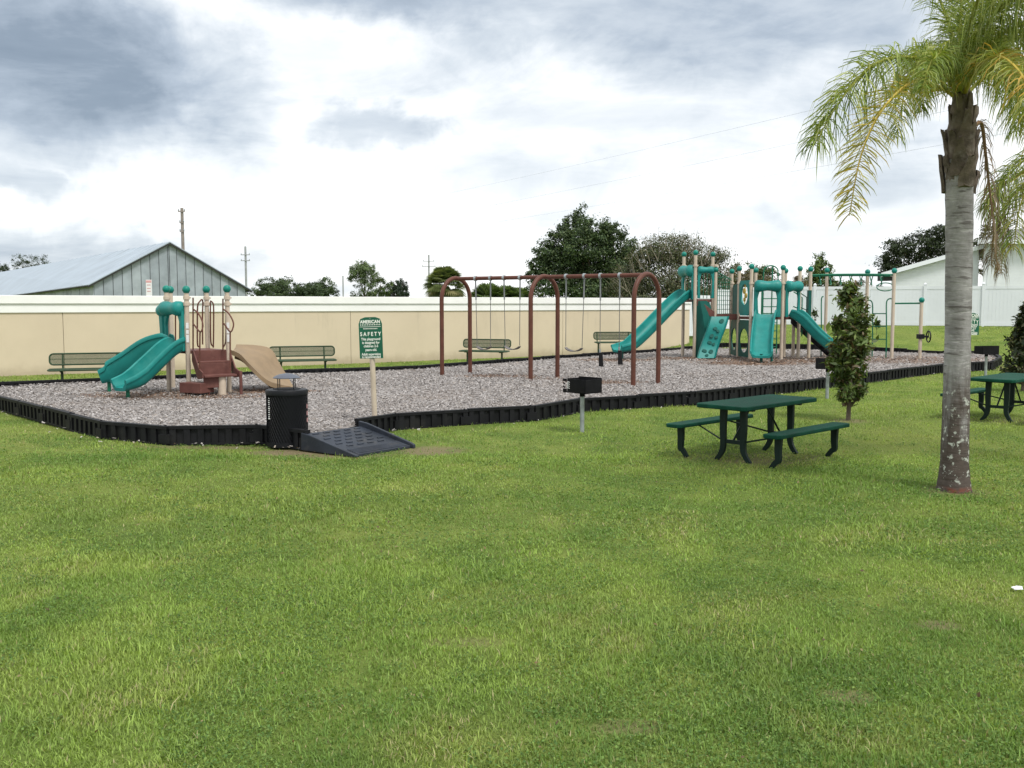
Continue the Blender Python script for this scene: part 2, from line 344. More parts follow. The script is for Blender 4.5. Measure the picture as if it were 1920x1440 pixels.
def trunk_material():      # queen palm trunk: pale grey, ring scars, lichen, dark worn base
    m = bpy.data.materials.new('palm_trunk_bark'); m.use_nodes = True; t = m.node_tree; G = NT(t); b = t.nodes['Principled BSDF']
    pos = G.n('ShaderNodeNewGeometry').outputs['Position']; s = G.n('ShaderNodeSeparateXYZ'); t.links.new(pos, s.inputs[0])
    mp = G.n('ShaderNodeMapping'); mp.inputs['Scale'].default_value = (3, 3, 22); t.links.new(pos, mp.inputs[0])
    rg = G.noise(mp.outputs[0], 1.0, 4, .6, .4); n = G.noise(pos, 9, 6, .65); nb = G.noise(pos, 3.2, 5, .65, .4)
    c = G.mix(G.smooth(nb, .35, .7), (.185, .178, .172), (.33, .322, .315))
    c = G.mix(G.m('MULTIPLY', G.smooth(rg, .57, .66), .85), c, (.095, .085, .08))
    c = G.mix(G.m('MULTIPLY', G.smooth(rg, .42, .34), .35), c, (.55, .54, .53))
    mps = G.n('ShaderNodeMapping'); mps.inputs['Scale'].default_value = (9, 9, 1.6); t.links.new(pos, mps.inputs[0]); stk = G.noise(mps.outputs[0], 1.0, 5, .65, .3)
    lowm = G.smooth(G.m('ADD', s.outputs[2], G.m('MULTIPLY', stk, 2.6)), 2.75, 1.9)
    c = G.mix(G.m('MULTIPLY', lowm, .93), c, G.mix(n, (.022, .017, .014), (.115, .088, .072)))
    li = G.m('MULTIPLY', G.smooth(G.noise(pos, 13, 6, .7), .565, .62), G.smooth(s.outputs[2], 1.7, .7)); c = G.mix(G.m('MULTIPLY', li, .85), c, (.50, .53, .47))
    rd = G.m('MULTIPLY', G.smooth(s.outputs[2], .10, .02), G.smooth(nb, .48, .65)); c = G.mix(rd, c, (.20, .055, .03))
    t.links.new(c, b.inputs['Base Color']); b.inputs['Roughness'].default_value = .9; b.inputs['Specular IOR Level'].default_value = .15
    bp = G.n('ShaderNodeBump'); bp.inputs['Strength'].default_value = .7; bp.inputs['Distance'].default_value = .02
    t.links.new(G.m('ADD', rg, G.m('MULTIPLY', n, .6)), bp.inputs['Height']); t.links.new(bp.outputs[0], b.inputs['Normal']); return m
M['trunk'] = trunk_material()
M['boot'] = mat('old_frond_boot', (.12, .095, .075), .9, var=.35, vscale=8, bump=.6, bscale=30, dirt=(.24, .215, .19), dscale=7, damt=.6)

# ------------------------------------------------------------------ terrain
def tz(x, y):
    q = .25 * np.asarray(x, float) + .97 * np.asarray(y, float); t = np.clip((q - 39.5) / 8.5, 0, 1)
    return 1.05 * t * t * (3 - 2 * t)
def axis(lo, hi, near0, near1, st, grow=1.35):
    a = list(np.arange(near0, near1 + 1e-6, st)); s = st; v = near1
    while v < hi: s *= grow; v += s; a.append(min(v, hi))
    s = st; v = near0
    while v > lo: s *= grow; v -= s; a.insert(0, max(v, lo))
    return np.array(a)
xs = axis(-900, 900, -30, 36, .75); ys = axis(-300, 1800, 0, 60, .75)
GX, GY = np.meshgrid(xs, ys, indexing='xy'); GZ = tz(GX, GY) + (vnoise(GX, GY, 2.6, 3) - .5) * .05 * (np.abs(GX) < 40) * (GY < 40) - .0
GZ = np.where((np.abs(GX) < 3) & (GY < 2), 0, GZ)
nx = len(xs); idx = np.arange(len(xs) * len(ys)).reshape(len(ys), nx)
Q = np.stack([idx[:-1, :-1], idx[:-1, 1:], idx[1:, 1:], idx[1:, :-1]], -1).reshape(-1, 4)
lawn = npmesh('lawn', np.stack([GX, GY, GZ], -1).reshape(-1, 3), Q, M['lawn'], k=4)
lawn.data.polygons.foreach_set('use_smooth', [True] * len(lawn.data.polygons))
tag(lawn, 'mown green lawn rising to a bank at the right', kind='structure')
def gz(x, y): return float(tz(x, y)) + float((vnoise(x, y, 2.6, 3) - .5) * .05)

# ------------------------------------------------------------------ playground bed and its border
TOPZ, MUZ = .28, .17
fr = [(-12.7, 21.2)] + [tuple(W(px, py, 0)[:2]) for px, py in ((0, 769), (193, 823), (318, 834), (490, 832))] + [tuple(W(577, 811, .25)[:2])]
fr2 = [tuple(W(px, py, TOPZ)[:2]) for px, py in ((668, 785), (745, 774), (1000, 760), (1090, 746))] + [tuple(W(px, py, 0.03)[:2]) for px, py in ((1300, 757), (1500, 733), (1625, 716), (1770, 697), (1822, 694))]
endc = [tuple(W(px, py, TOPZ)[:2]) for px, py in ((1860, 677), (1876, 669), (1868, 662), (1836, 658))]
bk = [tuple(W(px, py, TOPZ)[:2]) for px, py in ((1768, 658), (1637, 653), (1480, 650), (1360, 648), (1280, 651), (1056, 665.5), (780, 685), (538, 693.5), (200, 708), (0, 716))]
front_left, front_right, back_line = fr, fr2 + endc, bk + [(-12.7, 21.2)]
poly = fr + fr2 + endc + bk
bmm = bmesh.new(); vsm = [bmm.verts.new((x, y, MUZ)) for x, y in poly]; bmm.faces.new(vsm); bmesh.ops.triangulate(bmm, faces=bmm.faces[:])
me = bpy.data.meshes.new('mulch_bed'); bmesh.ops.recalc_face_normals(bmm, faces=bmm.faces[:]); bmm.to_mesh(me); bmm.free()
if me.polygons[0].normal.z < 0: me.flip_normals()
tag(finish('mulch_bed', me, M['mulch']), 'grey wood chip mulch filling the playground bed', kind='structure')
PA = np.array(poly)
def inside(x, y, P=PA):
    x = np.asarray(x); y = np.asarray(y); r = np.zeros(x.shape, bool); n = len(P); j = n - 1
    for i in range(n):
        xi, yi = P[i]; xj, yj = P[j]
        c = ((yi > y) != (yj > y)) & (x < (xj - xi) * (y - yi) / (yj - yi + 1e-12) + xi); r ^= c; j = i
    return r
def timber_mesh(LN=1.22, H=TOPZ):
    b = MB(); b.box((0, 0, H / 2 - .02), (LN, .022, H - .04)); b.box((0, 0, H - .0225), (LN - .006, .095, .045)); b.box((0, 0, .012), (LN - .006, .088, .03))
    n = 7
    for i in range(n):
        x = -LN / 2 + .055 + (LN - .11) * i / (n - 1); b.box((x, 0, H / 2 - .015), (.082, .082, H - .065))
    b.box((LN / 2 - .05, 0, .095), (.19, .108, .13)); b.lathe([(.018, H - .001), (.018, H + .012)], (LN / 2 - .06, 0, 0), 8)
    me = bpy.data.meshes.new('timber'); me.from_pydata(b.v, [], b.f); me.materials.append(M['black']); return me
border = thing('playground_border', 'black ribbed plastic timbers edging the mulch bed', 'border', (0, 0, 0))
tm = timber_mesh()
def run(line):
    P = [Vector((x, y, 0)) for x, y in line]
    for a, b in zip(P[:-1], P[1:]):
        L = (b - a).length; k = max(1, round(L / 1.22))
        for i in range(k):
            c = a + (b - a) * ((i + .5) / k); o = bpy.data.objects.new('timber', tm); col.objects.link(o); o.parent = border
            ze = min(0.12, float(tz(c.x, c.y)))
            o.location = (c.x, c.y, ze + random.uniform(-.008, .008)); o.rotation_euler = (random.uniform(-.02, .02), random.uniform(-.006, .006), math.atan2(b.y - a.y, b.x - a.x) + random.uniform(-.008, .008))
            o.scale = (L / k / 1.22, 1, 1)
run(front_left); run(front_right); run(back_line[0:]);
run([endc[-1], bk[0]])

# chips lying on the mulch
def chips(n, ylo, yhi, size, dens_pow, rr):
    x = rr.uniform(-13, 20, n); y = rr.uniform(ylo, yhi, n); k = inside(x, y) & (np.abs(x) < .56 * y + 1); x, y = x[k], y[k]; n = len(x)
    L = size * rr.uniform(.5, 1.4, n); Wd_ = L * rr.uniform(.22, .5, n); a = rr.uniform(0, 6.283, n); ti = rr.normal(0, .28, n); roll = rr.normal(0, .35, n)
    ux, uy, uz = np.cos(a) * np.cos(ti), np.sin(a) * np.cos(ti), np.sin(ti)
    vx, vy, vz = -np.sin(a) * np.cos(roll), np.cos(a) * np.cos(roll), np.sin(roll)
    c = np.stack([x, y, MUZ + .010 + rr.uniform(0, .018, n) + .045 * (vnoise(x, y, 1.3, 61) - .45)], -1); U = np.stack([ux, uy, uz], -1) * (L / 2)[:, None]; Vv = np.stack([vx, vy, vz], -1) * (Wd_ / 2)[:, None]
    V = np.stack([c - U - Vv, c + U - Vv * .7, c + U + Vv * .7, c - U + Vv], 1).reshape(-1, 3)
    T = np.arange(4 * n).reshape(-1, 4)
    wr = np.zeros(n)
    for (wx, wy, rx, ry, kk) in WORN: wr = np.maximum(wr, kk * np.clip(1.5 - ((x - wx) / rx) ** 2 - ((y - wy) / ry) ** 2, 0, 1))
    pal = np.array([(.345, .322, .312), (.415, .395, .385), (.285, .262, .25), (.325, .285, .25), (.205, .182, .17), (.46, .44, .43), (.375, .355, .348)])
    cc = pal[rr.choice(len(pal), n, p=[.24, .2, .16, .12, .09, .07, .12])] * rr.uniform(.80, 1.04, n)[:, None]
    brown = np.array([(.20, .13, .09), (.13, .08, .055), (.28, .20, .15)])[rr.choice(3, n)]
    cc = np.where((rr.random(n) < wr)[:, None], brown, cc)
    return V, T, np.repeat(cc, 4, 0)
def spilled(n, rr):
    P = np.array(fr[1:] + fr2[:9]); i = rr.integers(0, len(P) - 1, n); t = rr.random(n)[:, None]; q = P[i] * (1 - t) + P[i + 1] * t; d = P[i + 1] - P[i]; d /= np.linalg.norm(d, axis=1)[:, None] + 1e-9
    q = q + np.stack([d[:, 1], -d[:, 0]], -1) * (.07 + np.abs(rr.normal(0, .20, n)))[:, None]; q = q[~inside(q[:, 0], q[:, 1])]; n = len(q)
    a = rr.uniform(0, 6.283, n); L = rr.uniform(.025, .06, n)[:, None]; U = np.stack([np.cos(a), np.sin(a), rr.normal(0, .2, n)], -1) * L / 2; V_ = np.stack([-np.sin(a), np.cos(a), rr.normal(0, .3, n)], -1) * L * .18
    c = np.concatenate([q, np.full((n, 1), .045)], 1); V = np.stack([c - U - V_, c + U - V_, c + U + V_, c - U + V_], 1).reshape(-1, 3)
    return V, np.arange(4 * n).reshape(-1, 4), np.repeat(np.array([(.38, .35, .33), (.27, .23, .19), (.45, .43, .41)])[rr.integers(0, 3, n)], 4, 0)
A = [spilled(170, rng), chips(170000, 13, 19, .040, 1, rng), chips(150000, 19, 27, .046, 1, rng), chips(70000, 27, 41, .062, 1, rng)]
off = 0; VV = []; TT = []; CC = []
for v, t, c in A: VV.append(v); TT.append(t + off); CC.append(c); off += len(v)
tag(npmesh('wood_chips', np.concatenate(VV), np.concatenate(TT), M['chip'], np.concatenate(CC), k=4), 'loose grey and tan wood chips strewn over the playground bed', 'wood chips', kind='stuff')

# ------------------------------------------------------------------ stucco wall
WA = Vector((W(0, 705, 0).x, W(0, 705, 0).y, 0)); WB = Vector((W(1001, 668.4, 0).x, W(1001, 668.4, 0).y, 0)); wd = (WB - WA).normalized(); wn = Vector((wd.y, -wd.x, 0))
w_end = (Wd(1287, 600, 42.2) - WA).dot(wd); w_start = -16.0
HW = 2.30
wall = thing('stucco_wall', 'long tan stucco wall with white cap band behind the playground', 'wall', tuple(WA))
ang = math.atan2(wd.y, wd.x); MZ = rotz(ang)
t0 = (W(115, 680, .3) - WA).dot(wd); cuts = [w_start] + [t0 + k * 9.1 for k in range(-1, 4) if w_start + 2 < t0 + k * 9.1 < w_end - 2] + [w_end]
for a, b in zip(cuts[:-1], cuts[1:]):
    c = WA + wd * ((a + b) / 2); MB().box((c.x, c.y, .80), (b - a - .014, .20, 2.0), MZ).build('wall_panel', M['stucco'], wall)
c = WA + wd * ((w_start + w_end) / 2) - wn * .02; L = w_end - w_start
MB().box((c.x, c.y, .78), (L - .1, .12, 1.96), MZ).build('wall_core', M['stucco'], wall)
c = WA + wd * ((w_start + w_end) / 2)
MB().box((c.x, c.y, (1.80 + 2.055) / 2), (L + .06, .27, .255), MZ).build('lower_band', M['white'], wall, bevel=.008)
MB().box((c.x, c.y, (2.058 + HW) / 2), (L + .14, .36, HW - 2.058), MZ).build('cap', M['white'], wall, bevel=.012)

# ------------------------------------------------------------------ vinyl fence on the bank
fence = thing('vinyl_fence', 'white vinyl privacy fence along the grassy bank', 'fence', (12.3, 46.8, 0))
fl = [Vector((7.75, 42.6, 0)), Vector((12.2, 46.9, 0))] ; far = Vector((40, 38.5, 0))
fpts = []
a, b = fl
for k in range(3): fpts.append(a + (b - a) * k / 3)
dirf = (Vector((19.85, 44.0, 0)) - b).normalized()
step = 2.42
for k in range(13): fpts.append(b + dirf * step * k)
for p, q in zip(fpts[:-1], fpts[1:]):
    L = (q - p).length; mz = rotz(math.atan2(q.y - p.y, q.x - p.x)); c = (p + q) / 2; z0 = (gz(p.x, p.y) + gz(q.x, q.y)) / 2
    pan = MB(); nb = 15; u = (q - p).normalized(); n_ = Vector((u.y, -u.x, 0))
    for i in range(nb):
        cc = p + u * (.07 + (L - .14) * (i + .5) / nb); pan.box((cc.x, cc.y, z0 + .93), ((L - .14) / nb - .006, .03, 1.56), mz)
    pan.box((c.x, c.y, z0 + .93), (L - .14, .016, 1.56), mz)
    pn = pan.build('panel', M['vinyl'], fence)
    MB().box((c.x, c.y, z0 + 1.755), (L - .12, .055, .14), mz).build('top_rail', M['vinyl'], pn); MB().box((c.x, c.y, z0 + .1), (L - .12, .055, .16), mz).build('bottom_rail', M['vinyl'], pn)
    for ch in pn.children: pass
for p in fpts:
    z0 = gz(p.x, p.y); mz = rotz(math.atan2(dirf.y, dirf.x))
    po = MB().box((p.x, p.y, z0 + .92), (.13, .13, 1.95), mz).build('post', M['vinyl'], fence, bevel=.006)
    MB().lathe([(.105, 0), (.105, .025), (.075, .035), (.004, .10)], (p.x, p.y, z0 + 1.897), 4, rotz(math.pi / 4 + math.atan2(dirf.y, dirf.x))).build('post_cap', M['vinyl'], po)

# ------------------------------------------------------------------ foliage helpers
def leaves(C, Nrm, size, asp, colr, rr, droop=0.0):
    """C: n x 3 centres; diamond leaves in random planes near Nrm"""
    n = len(C); d = rr.normal(size=(n, 3)); d /= np.linalg.norm(d, axis=1)[:, None]
    Nn = Nrm + rr.normal(size=(n, 3)) * .7; Nn /= np.linalg.norm(Nn, axis=1)[:, None]
    U = np.cross(Nn, d); U /= np.linalg.norm(U, axis=1)[:, None] + 1e-9; U[:, 2] -= droop; Vv = np.cross(Nn, U)
    s = np.asarray(size) * rr.uniform(.6, 1.35, n); U = U * (s / 2)[:, None]; Vv = Vv * (s * asp / 2)[:, None]
    fold = Nn * (s * .10)[:, None]
    V = np.stack([C - U, C + Vv + fold, C + U, C - Vv + fold], 1).reshape(-1, 3)
    return V, np.arange(4 * n).reshape(-1, 4), np.repeat(colr, 4, 0)
def sphere_pts(n, rr):
    p = rr.normal(size=(n, 3)); return p / np.linalg.norm(p, axis=1)[:, None]
def lobe_crown(lobes, n, size, asp, pal, prob, rr, shell=.55, twig=0):
    """lobes: list of (centre, (rx,ry,rz)); leaves mostly near each lobe's skin, in sub-clumps"""
    vol = np.array([r[0] * r[1] + r[1] * r[2] + r[0] * r[2] for _, r in lobes]); cnt = (n * vol / vol.sum()).astype(int) + 3
    CS = []; NS = []; COL = []
    pal = np.array(pal)
    for (c, r), k in zip(lobes, cnt):
        ncl = max(4, k // 45); d = sphere_pts(ncl, rr); rad = rr.uniform(.55, 1.08, ncl)
        cc = d * rad[:, None]; pick = rr.integers(0, ncl, k)
        p = cc[pick] + rr.normal(size=(k, 3)) * .16 * rr.uniform(.6, 1.3, ncl)[pick][:, None]
        tone = rr.uniform(.72, 1.25, ncl)[pick]
        CS.append(np.asarray(c) + p * np.asarray(r)); nn = p / (np.linalg.norm(p, axis=1)[:, None] + 1e-6); nn[:, 2] += .5; NS.append(nn)
        base = pal[rr.choice(len(pal), k, p=prob)]; COL.append(base * (tone * rr.uniform(.75, 1.25, k))[:, None])
    C = np.concatenate(CS); N_ = np.concatenate(NS); K = np.concatenate(COL)
    return leaves(C, N_, np.full(len(C), size), asp, K, rr)
OAK = [(.045, .078, .022), (.07, .11, .03), (.033, .058, .019), (.10, .135, .045)]
def tree(name, label, base, height, width, lobes_spec, n, size, pal=OAK, prob=None, seed=1, trunk_r=.16, asp=.5, group=None, limbs=8, cat='tree', bark=None):
    rr = np.random.default_rng(seed); rnd = random.Random(seed); base = Vector(base)
    t = thing(name, label, cat, tuple(base), 0, group)
    prob = prob or [1 / len(pal)] * len(pal)
    lobes = []
    for (ux, uy, uz, rx, ry, rz) in lobes_spec:
        lobes.append(((base.x + ux * width / 2, base.y + uy * width / 2, base.z + uz * height), (rx * width / 2, ry * width / 2, rz * height)))
    b = MB(); top = base + Vector((0, 0, height * .55))
    b.tube([base + Vector((0, 0, -.1)), base + Vector((.02, 0, height * .2)), base + Vector((-.04 * width, 0, height * .4)), top], [trunk_r * 1.25, trunk_r, trunk_r * .8, trunk_r * .45], 8)
    fork = base + Vector((-.01 * width, 0, height * .28))
    for (c, r) in sorted(lobes, key=lambda q: -q[1][0])[:limbs]:
        c = Vector(c); mid = fork.lerp(c, .5) + Vector((rnd.uniform(-.05, .05) * width, 0, .02 * height)); b.tube([fork, mid, c, c + (c - mid) * .5], [trunk_r * .5, trunk_r * .32, trunk_r * .16, trunk_r * .05], 6)
    b.build('trunk', bark or M['bark'], t, smooth=60)
    v, f, c = lobe_crown(lobes, n, size, asp, pal, prob, rr); npmesh('crown', v, f, M['leaf'], c, t, k=4)
    return t
def at(px, d, zoff=0):
    p = Wd(px, 570, d); return (p.x, p.y, gz(p.x, p.y) + zoff)
def rand_lobes(n, seed, zlo=.45, zhi=.9, rad=.75, r0=.28, r1=.42, rz=.16):
    rn = random.Random(seed); out = []
    for i in range(n):
        a = 2 * math.pi * i / n + rn.uniform(-.4, .4); z = rn.uniform(zlo, zhi); k = rad * (1 - .55 * max(0, (z - (zlo + zhi) / 2)) / (zhi - zlo + 1e-6)) * rn.uniform(.45, 1)
        r = rn.uniform(r0, r1); out.append((math.cos(a) * k, math.sin(a) * k, z, r, r, rz * rn.uniform(.8, 1.25)))
    return out

# ------------------------------------------------------------------ trees and shrubs beyond the wall and fence
# big oak: lobes traced from the crown's masses
d = 62.0; b0 = at(1097, d); hgt = Wd(1097, 388, d).z - b0[2]; wid = 215 / F * d
def LB(px, py, rx, ry):     # a lobe from the photo's outline, in tree units
    p = Wd(px, py, d); return ((p.x - b0[0]) / (wid / 2), random.uniform(-.35, .35), (p.z - b0[2]) / hgt, rx / F * d / (wid / 2), rx / F * d / (wid / 2), ry / F * d / hgt)
ol = [LB(*q) for q in ((1090, 410, 18, 22), (1070, 430, 24, 22), (1110, 432, 30, 24), (1055, 455, 34, 22), (1095, 465, 45, 30), (1148, 436, 24, 18), (1160, 460, 34, 24), (1185, 475, 20, 16),
                           (1030, 475, 30, 20), (1060, 500, 45, 28), (1115, 505, 55, 35), (1160, 505, 40, 30), (1012, 498, 26, 16), (1040, 535, 45, 24), (1095, 545, 55, 26), (1150, 540, 50, 30), (1005, 515, 18, 12))]
tree('oak_tree', 'tall dark green oak rising behind the swing set', b0, hgt, wid, ol, 52000, .17, seed=5, trunk_r=.22, pal=[(.040, .072, .024), (.062, .100, .034), (.028, .052, .019), (.090, .125, .048)])
d = 51.0; b0 = at(1262, d); hgt = Wd(1262, 440, d).z - b0[2]; wid = 245 / F * d
sl = [LB(*q) for q in ((1265, 470, 60, 28), (1225, 485, 45, 28), (1310, 478, 50, 28), (1345, 500, 36, 30), (1195, 520, 40, 30), (1170, 540, 30, 25), (1250, 530, 60, 40), (1310, 530, 60, 45), (1360, 540, 28, 34), (1225, 560, 60, 30), (1300, 570, 70, 30), (1180, 560, 34, 22))]
bush = tree('brushy_tree', 'rounded olive brown brushy tree with pale twigs behind the tall slide tower', b0, hgt, wid, sl, 46000, .13, seed=8, trunk_r=.12,
     pal=[(.066, .085, .034), (.098, .108, .050), (.046, .062, .026), (.155, .148, .090), (.10, .084, .052)], prob=[.34, .24, .22, .12, .08], asp=.4)
rr_ = random.Random(4); tw = MB()
for k in range(150):
    q = random.Random(k); ax = rr_.uniform(-1, 1); px = 1262 + ax * 112; top = 447 + 55 * ax * ax + (30 if ax < -.6 else 0); p = Wd(px, top + rr_.uniform(4, 40), d + rr_.uniform(-2, 2)); e = p + Vector((ax * .5 + rr_.uniform(-.25, .25), rr_.uniform(-.3, .3), rr_.uniform(.3, .95)))
    tw.tube([p - (e - p) * .6, p, e], [.016, .011, .004], 4)
tw.build('twigs', mat('pale_twig_bark', (.21, .185, .14), .9), bush)
GRN = [(.055, .095, .026), (.085, .135, .038), (.038, .068, .020), (.12, .16, .055)]
tree('slender_tree', 'light airy pale green tree left of the fan palm', at(685, 95), 5.4, 3.7, rand_lobes(16, 2, .25, .85, .75, .34, .5, .13) + [(0, 0, .9, .32, .32, .1)], 11000, .14, pal=[(.10, .15, .06), (.14, .19, .075), (.07, .11, .04)], seed=21, trunk_r=.08)
tree('round_tree', 'low green round tree between the airy tree and its grey neighbour', at(712, 90), 3.35, 2.6, rand_lobes(8, 5, .4, .85, .6, .4, .5, .18), 4500, .16, pal=GRN, seed=22)
tree('round_tree', 'small bluish dark tree right of the airy pale tree', at(745, 92), 3.5, 2.6, rand_lobes(8, 6, .4, .85, .6, .4, .5, .18), 5500, .16, pal=[(.030, .055, .032), (.05, .08, .045), (.02, .036, .022)], seed=23)
tree('round_tree', 'broad dark green tree just right of the metal barn', at(520, 100), 4.0, 5.2, rand_lobes(15, 9, .3, .85, .85, .36, .5, .17), 13000, .18, pal=[(.060, .095, .038), (.085, .125, .045), (.042, .07, .027)], seed=24)
tree('round_tree', 'low wide dark tree between the barn and the airy tree', at(590, 100), 3.9, 4.6, rand_lobes(15, 10, .3, .85, .9, .36, .5, .17), 13000, .18, pal=[(.052, .085, .033), (.075, .115, .042), (.036, .062, .024)], seed=25)
tree('round_tree', 'far dark tree showing above the left end of the barn roof', at(64, 195), 11.0, 8.0, rand_lobes(11, 11, .55, .9, .75, .32, .42, .1), 7000, .22, pal=[(.035, .055, .028), (.05, .075, .035)], seed=26)
tree('round_tree', 'far dark tree at the left edge of the photo above the barn', at(2, 195), 10.6, 6.0, rand_lobes(9, 12, .55, .9, .75, .34, .44, .1), 5000, .22, pal=[(.035, .055, .028), (.05, .075, .035)], seed=27)
tree('round_tree', 'dark green tree top behind the arched ladder of the large playset', at(1412, 70), 4.2, 3.6, rand_lobes(9, 13, .4, .88, .7, .36, .46, .16), 7000, .16, pal=OAK, seed=28)
tree('pine_like_tree', 'bright yellow green upright tree behind the overhead ladder', at(1536, 72), 4.75, 2.9, [(0, 0, .9, .3, .3, .1), (.25, 0, .75, .42, .42, .13), (-.35, 0, .72, .4, .4, .13), (0, .1, .55, .6, .6, .15), (-.6, 0, .5, .35, .35, .12), (.6, 0, .5, .35, .35, .12)], 7000, .15, pal=[(.09, .14, .03), (.13, .18, .04), (.06, .10, .022)], seed=29, trunk_r=.07)
RUS = [(.105, .10, .045), (.14, .115, .06), (.075, .08, .032), (.17, .12, .075)]
for i, (px, dd, h, w, lab) in enumerate(((1395, 58, 3.0, 3.2, 'russet hedge shrub beside the tower behind the round-window panel'), (1448, 58, 2.85, 3.0, 'russet hedge shrub behind the middle slide hood'), (1490, 59, 2.9, 2.6, 'russet hedge shrub over the fence behind the right slide hood'),
                                    (1575, 58, 2.65, 2.9, 'olive russet hedge shrub behind the start of the overhead ladder'), (1630, 57, 2.6, 2.6, 'olive hedge shrub left of the white house gable'))):
    tree('hedge_shrub', lab, at(px, dd), h, w, rand_lobes(9, 40 + i, .35, .8, .75, .36, .5, .2), 5500, .13, pal=RUS if i < 3 else GRN + RUS[:2], seed=50 + i, trunk_r=.05, group='shrubs behind the white fence', cat='shrub')
d = 80.0; b0 = at(1715, d); hgt = Wd(1740, 420, d).z - b0[2]; wid = 130 / F * d
dl = [LB(*q) for q in ((1690, 462, 32, 18), (1668, 482, 22, 16), (1725, 455, 34, 20), (1755, 438, 26, 20), (1770, 460, 30, 24), (1740, 485, 40, 26), (1695, 495, 40, 22), (1668, 505, 22, 14))]
tree('dark_oak', 'very dark oak behind the white house and left of the palm trunk', b0, hgt, wid, dl, 13000, .2, pal=[(.022, .034, .016), (.034, .050, .022), (.046, .064, .027)], seed=31)
tree('round_tree', 'olive tree rising behind the house roof right of the palm trunk', at(1862, 78), 7.6, 6.0, rand_lobes(12, 15, .5, .9, .75, .34, .42, .12), 9000, .2, pal=[(.05, .07, .02), (.08, .095, .03), (.035, .05, .016)], seed=32)
# fan palms
def fan_palm(name, label, base, trunk_h, R0, nl, seed, group=None, pal=((.17, .215, .075), (.23, .27, .105), (.11, .15, .055), (.34, .31, .15))):
    rr = np.random.default_rng(seed); base = Vector(base); t = thing(name, label, 'palm', tuple(base), 0, group)
    if trunk_h > .3:
        MB().tube([base + Vector((0, 0, -.1)), base + Vector((0, 0, trunk_h))], [.2, .17], 9).build('trunk', M['bark'], t, smooth=60)
    top = base + Vector((0, 0, trunk_h)); VV = []; CC = []
    for i in range(nl):
        a = rr.uniform(0, 6.283); e = rr.uniform(-.75, 1.35) if trunk_h > .3 else rr.uniform(.1, 1.4)
        ax = Vector((math.cos(a) * math.cos(e), math.sin(a) * math.cos(e), math.sin(e))); hub = top + ax * R0 * .5; side = ax.cross(Vector((0, 0, 1))).normalized(); nrm = side.cross(ax)
        c = np.array(pal[rr.integers(0, len(pal) - (1 if e > -.3 else 0))]) * rr.uniform(.7, 1.3)
        for k in range(15):
            th = (k - 7) / 7 * 1.35; dv = ax * math.cos(th) + side * math.sin(th); Ls = R0 * .6 * (1 - .2 * abs(th)); w = dv.cross(nrm).normalized() * R0 * .035
            tip = hub + dv * Ls + Vector((0, 0, -Ls * .28)); m_ = hub + dv * Ls * .55
            VV += [hub, m_ + w, tip, m_ - w]; CC += [c] * 4
    V = np.array([tuple(p) for p in VV]); npmesh('fronds', V, np.arange(len(V)).reshape(-1, 4), M['palm'], np.array(CC), t, k=4)
    return t
fan_palm('fan_palm', 'round headed fan palm left of the swing set top', at(834, 78), 2.45, 1.85, 170, 3)
for i, (px, dd, r, lab) in enumerate(((915, 76, 1.75, 'palmetto clump over the wall behind the first pair of swings'), (948, 77, 1.6, 'bushy palmetto clump between the first two swing chains and the middle arch'), (975, 79, 1.45, 'small palmetto clump just left of the middle swing arch'))):
    p = at(px, dd); fan_palm('palmetto', lab, (p[0], p[1], p[2] + .7), 0.2, r * 1.15, 85, 60 + i, 'palmettos behind the wall', pal=((.12, .185, .065), (.17, .235, .085), (.085, .13, .048), (.15, .19, .08)))

# ------------------------------------------------------------------ metal barn
dl = 75.0; lcx = (180 - 960) / F; BL = Vector((lcx * dl, dl, 0)); gv = Vector((1, .748, 0)).normalized(); lv = Vector((-.748, 1, 0)).normalized()
tg = .13 * dl * 1.249; zb = .9; ze_l = Wd(180, 529, dl).z; BRt = BL + gv * tg; ze_r = Wd(463, 539, BRt.y).z; ap = BL + gv * tg * .48; z_ap = Wd(322, 455, ap.y).z
barn = thing('metal_barn', 'grey corrugated metal barn with low gable behind the wall', 'barn', (ap.x, ap.y, zb)); LEN = 90.0
def gz_top(s): return ze_l + (z_ap - ze_l) * (s / .48) if s < .48 else z_ap + (ze_r - z_ap) * ((s - .48) / .52)
out = Vector((gv.y, -gv.x, 0)); ns = 17
cutl = sorted([i / ns for i in range(ns + 1)] + [.48])
rb = random.Random(3); zm = [M['zinc'], mat('zinc_sheet_light', (.35, .39, .425), .55, .2, var=.12, vscale=.9, dirt=(.26, .295, .315), dscale=.4), mat('zinc_sheet_dull', (.285, .32, .355), .55, .2, var=.14, vscale=.9)]
for s0, s1 in zip(cutl[:-1], cutl[1:]):
    if s1 - s0 < .004: continue
    p0 = BL + gv * tg * (s0 + .0012); p1 = BL + gv * tg * (s1 - .0012); o_ = out * rb.uniform(.0, .03)
    MB().prism([Vector((p0.x, p0.y, zb)) + o_, Vector((p1.x, p1.y, zb)) + o_, Vector((p1.x, p1.y, gz_top(s1) - .06)) + o_, Vector((p0.x, p0.y, gz_top(s0) - .06)) + o_], -out * .04).build('metal_sheet', zm[rb.randrange(3)], barn)
    q = p1 + out * .035; MB().tube([(q.x, q.y, zb), (q.x, q.y, gz_top(s1) - .05)], .013, 5).build('sheet_seam', M['darktrim'], barn)
far_l = BL + lv * LEN; zfl = ze_l - 1.6
sd_out = Vector((-gv.x, -gv.y, 0))
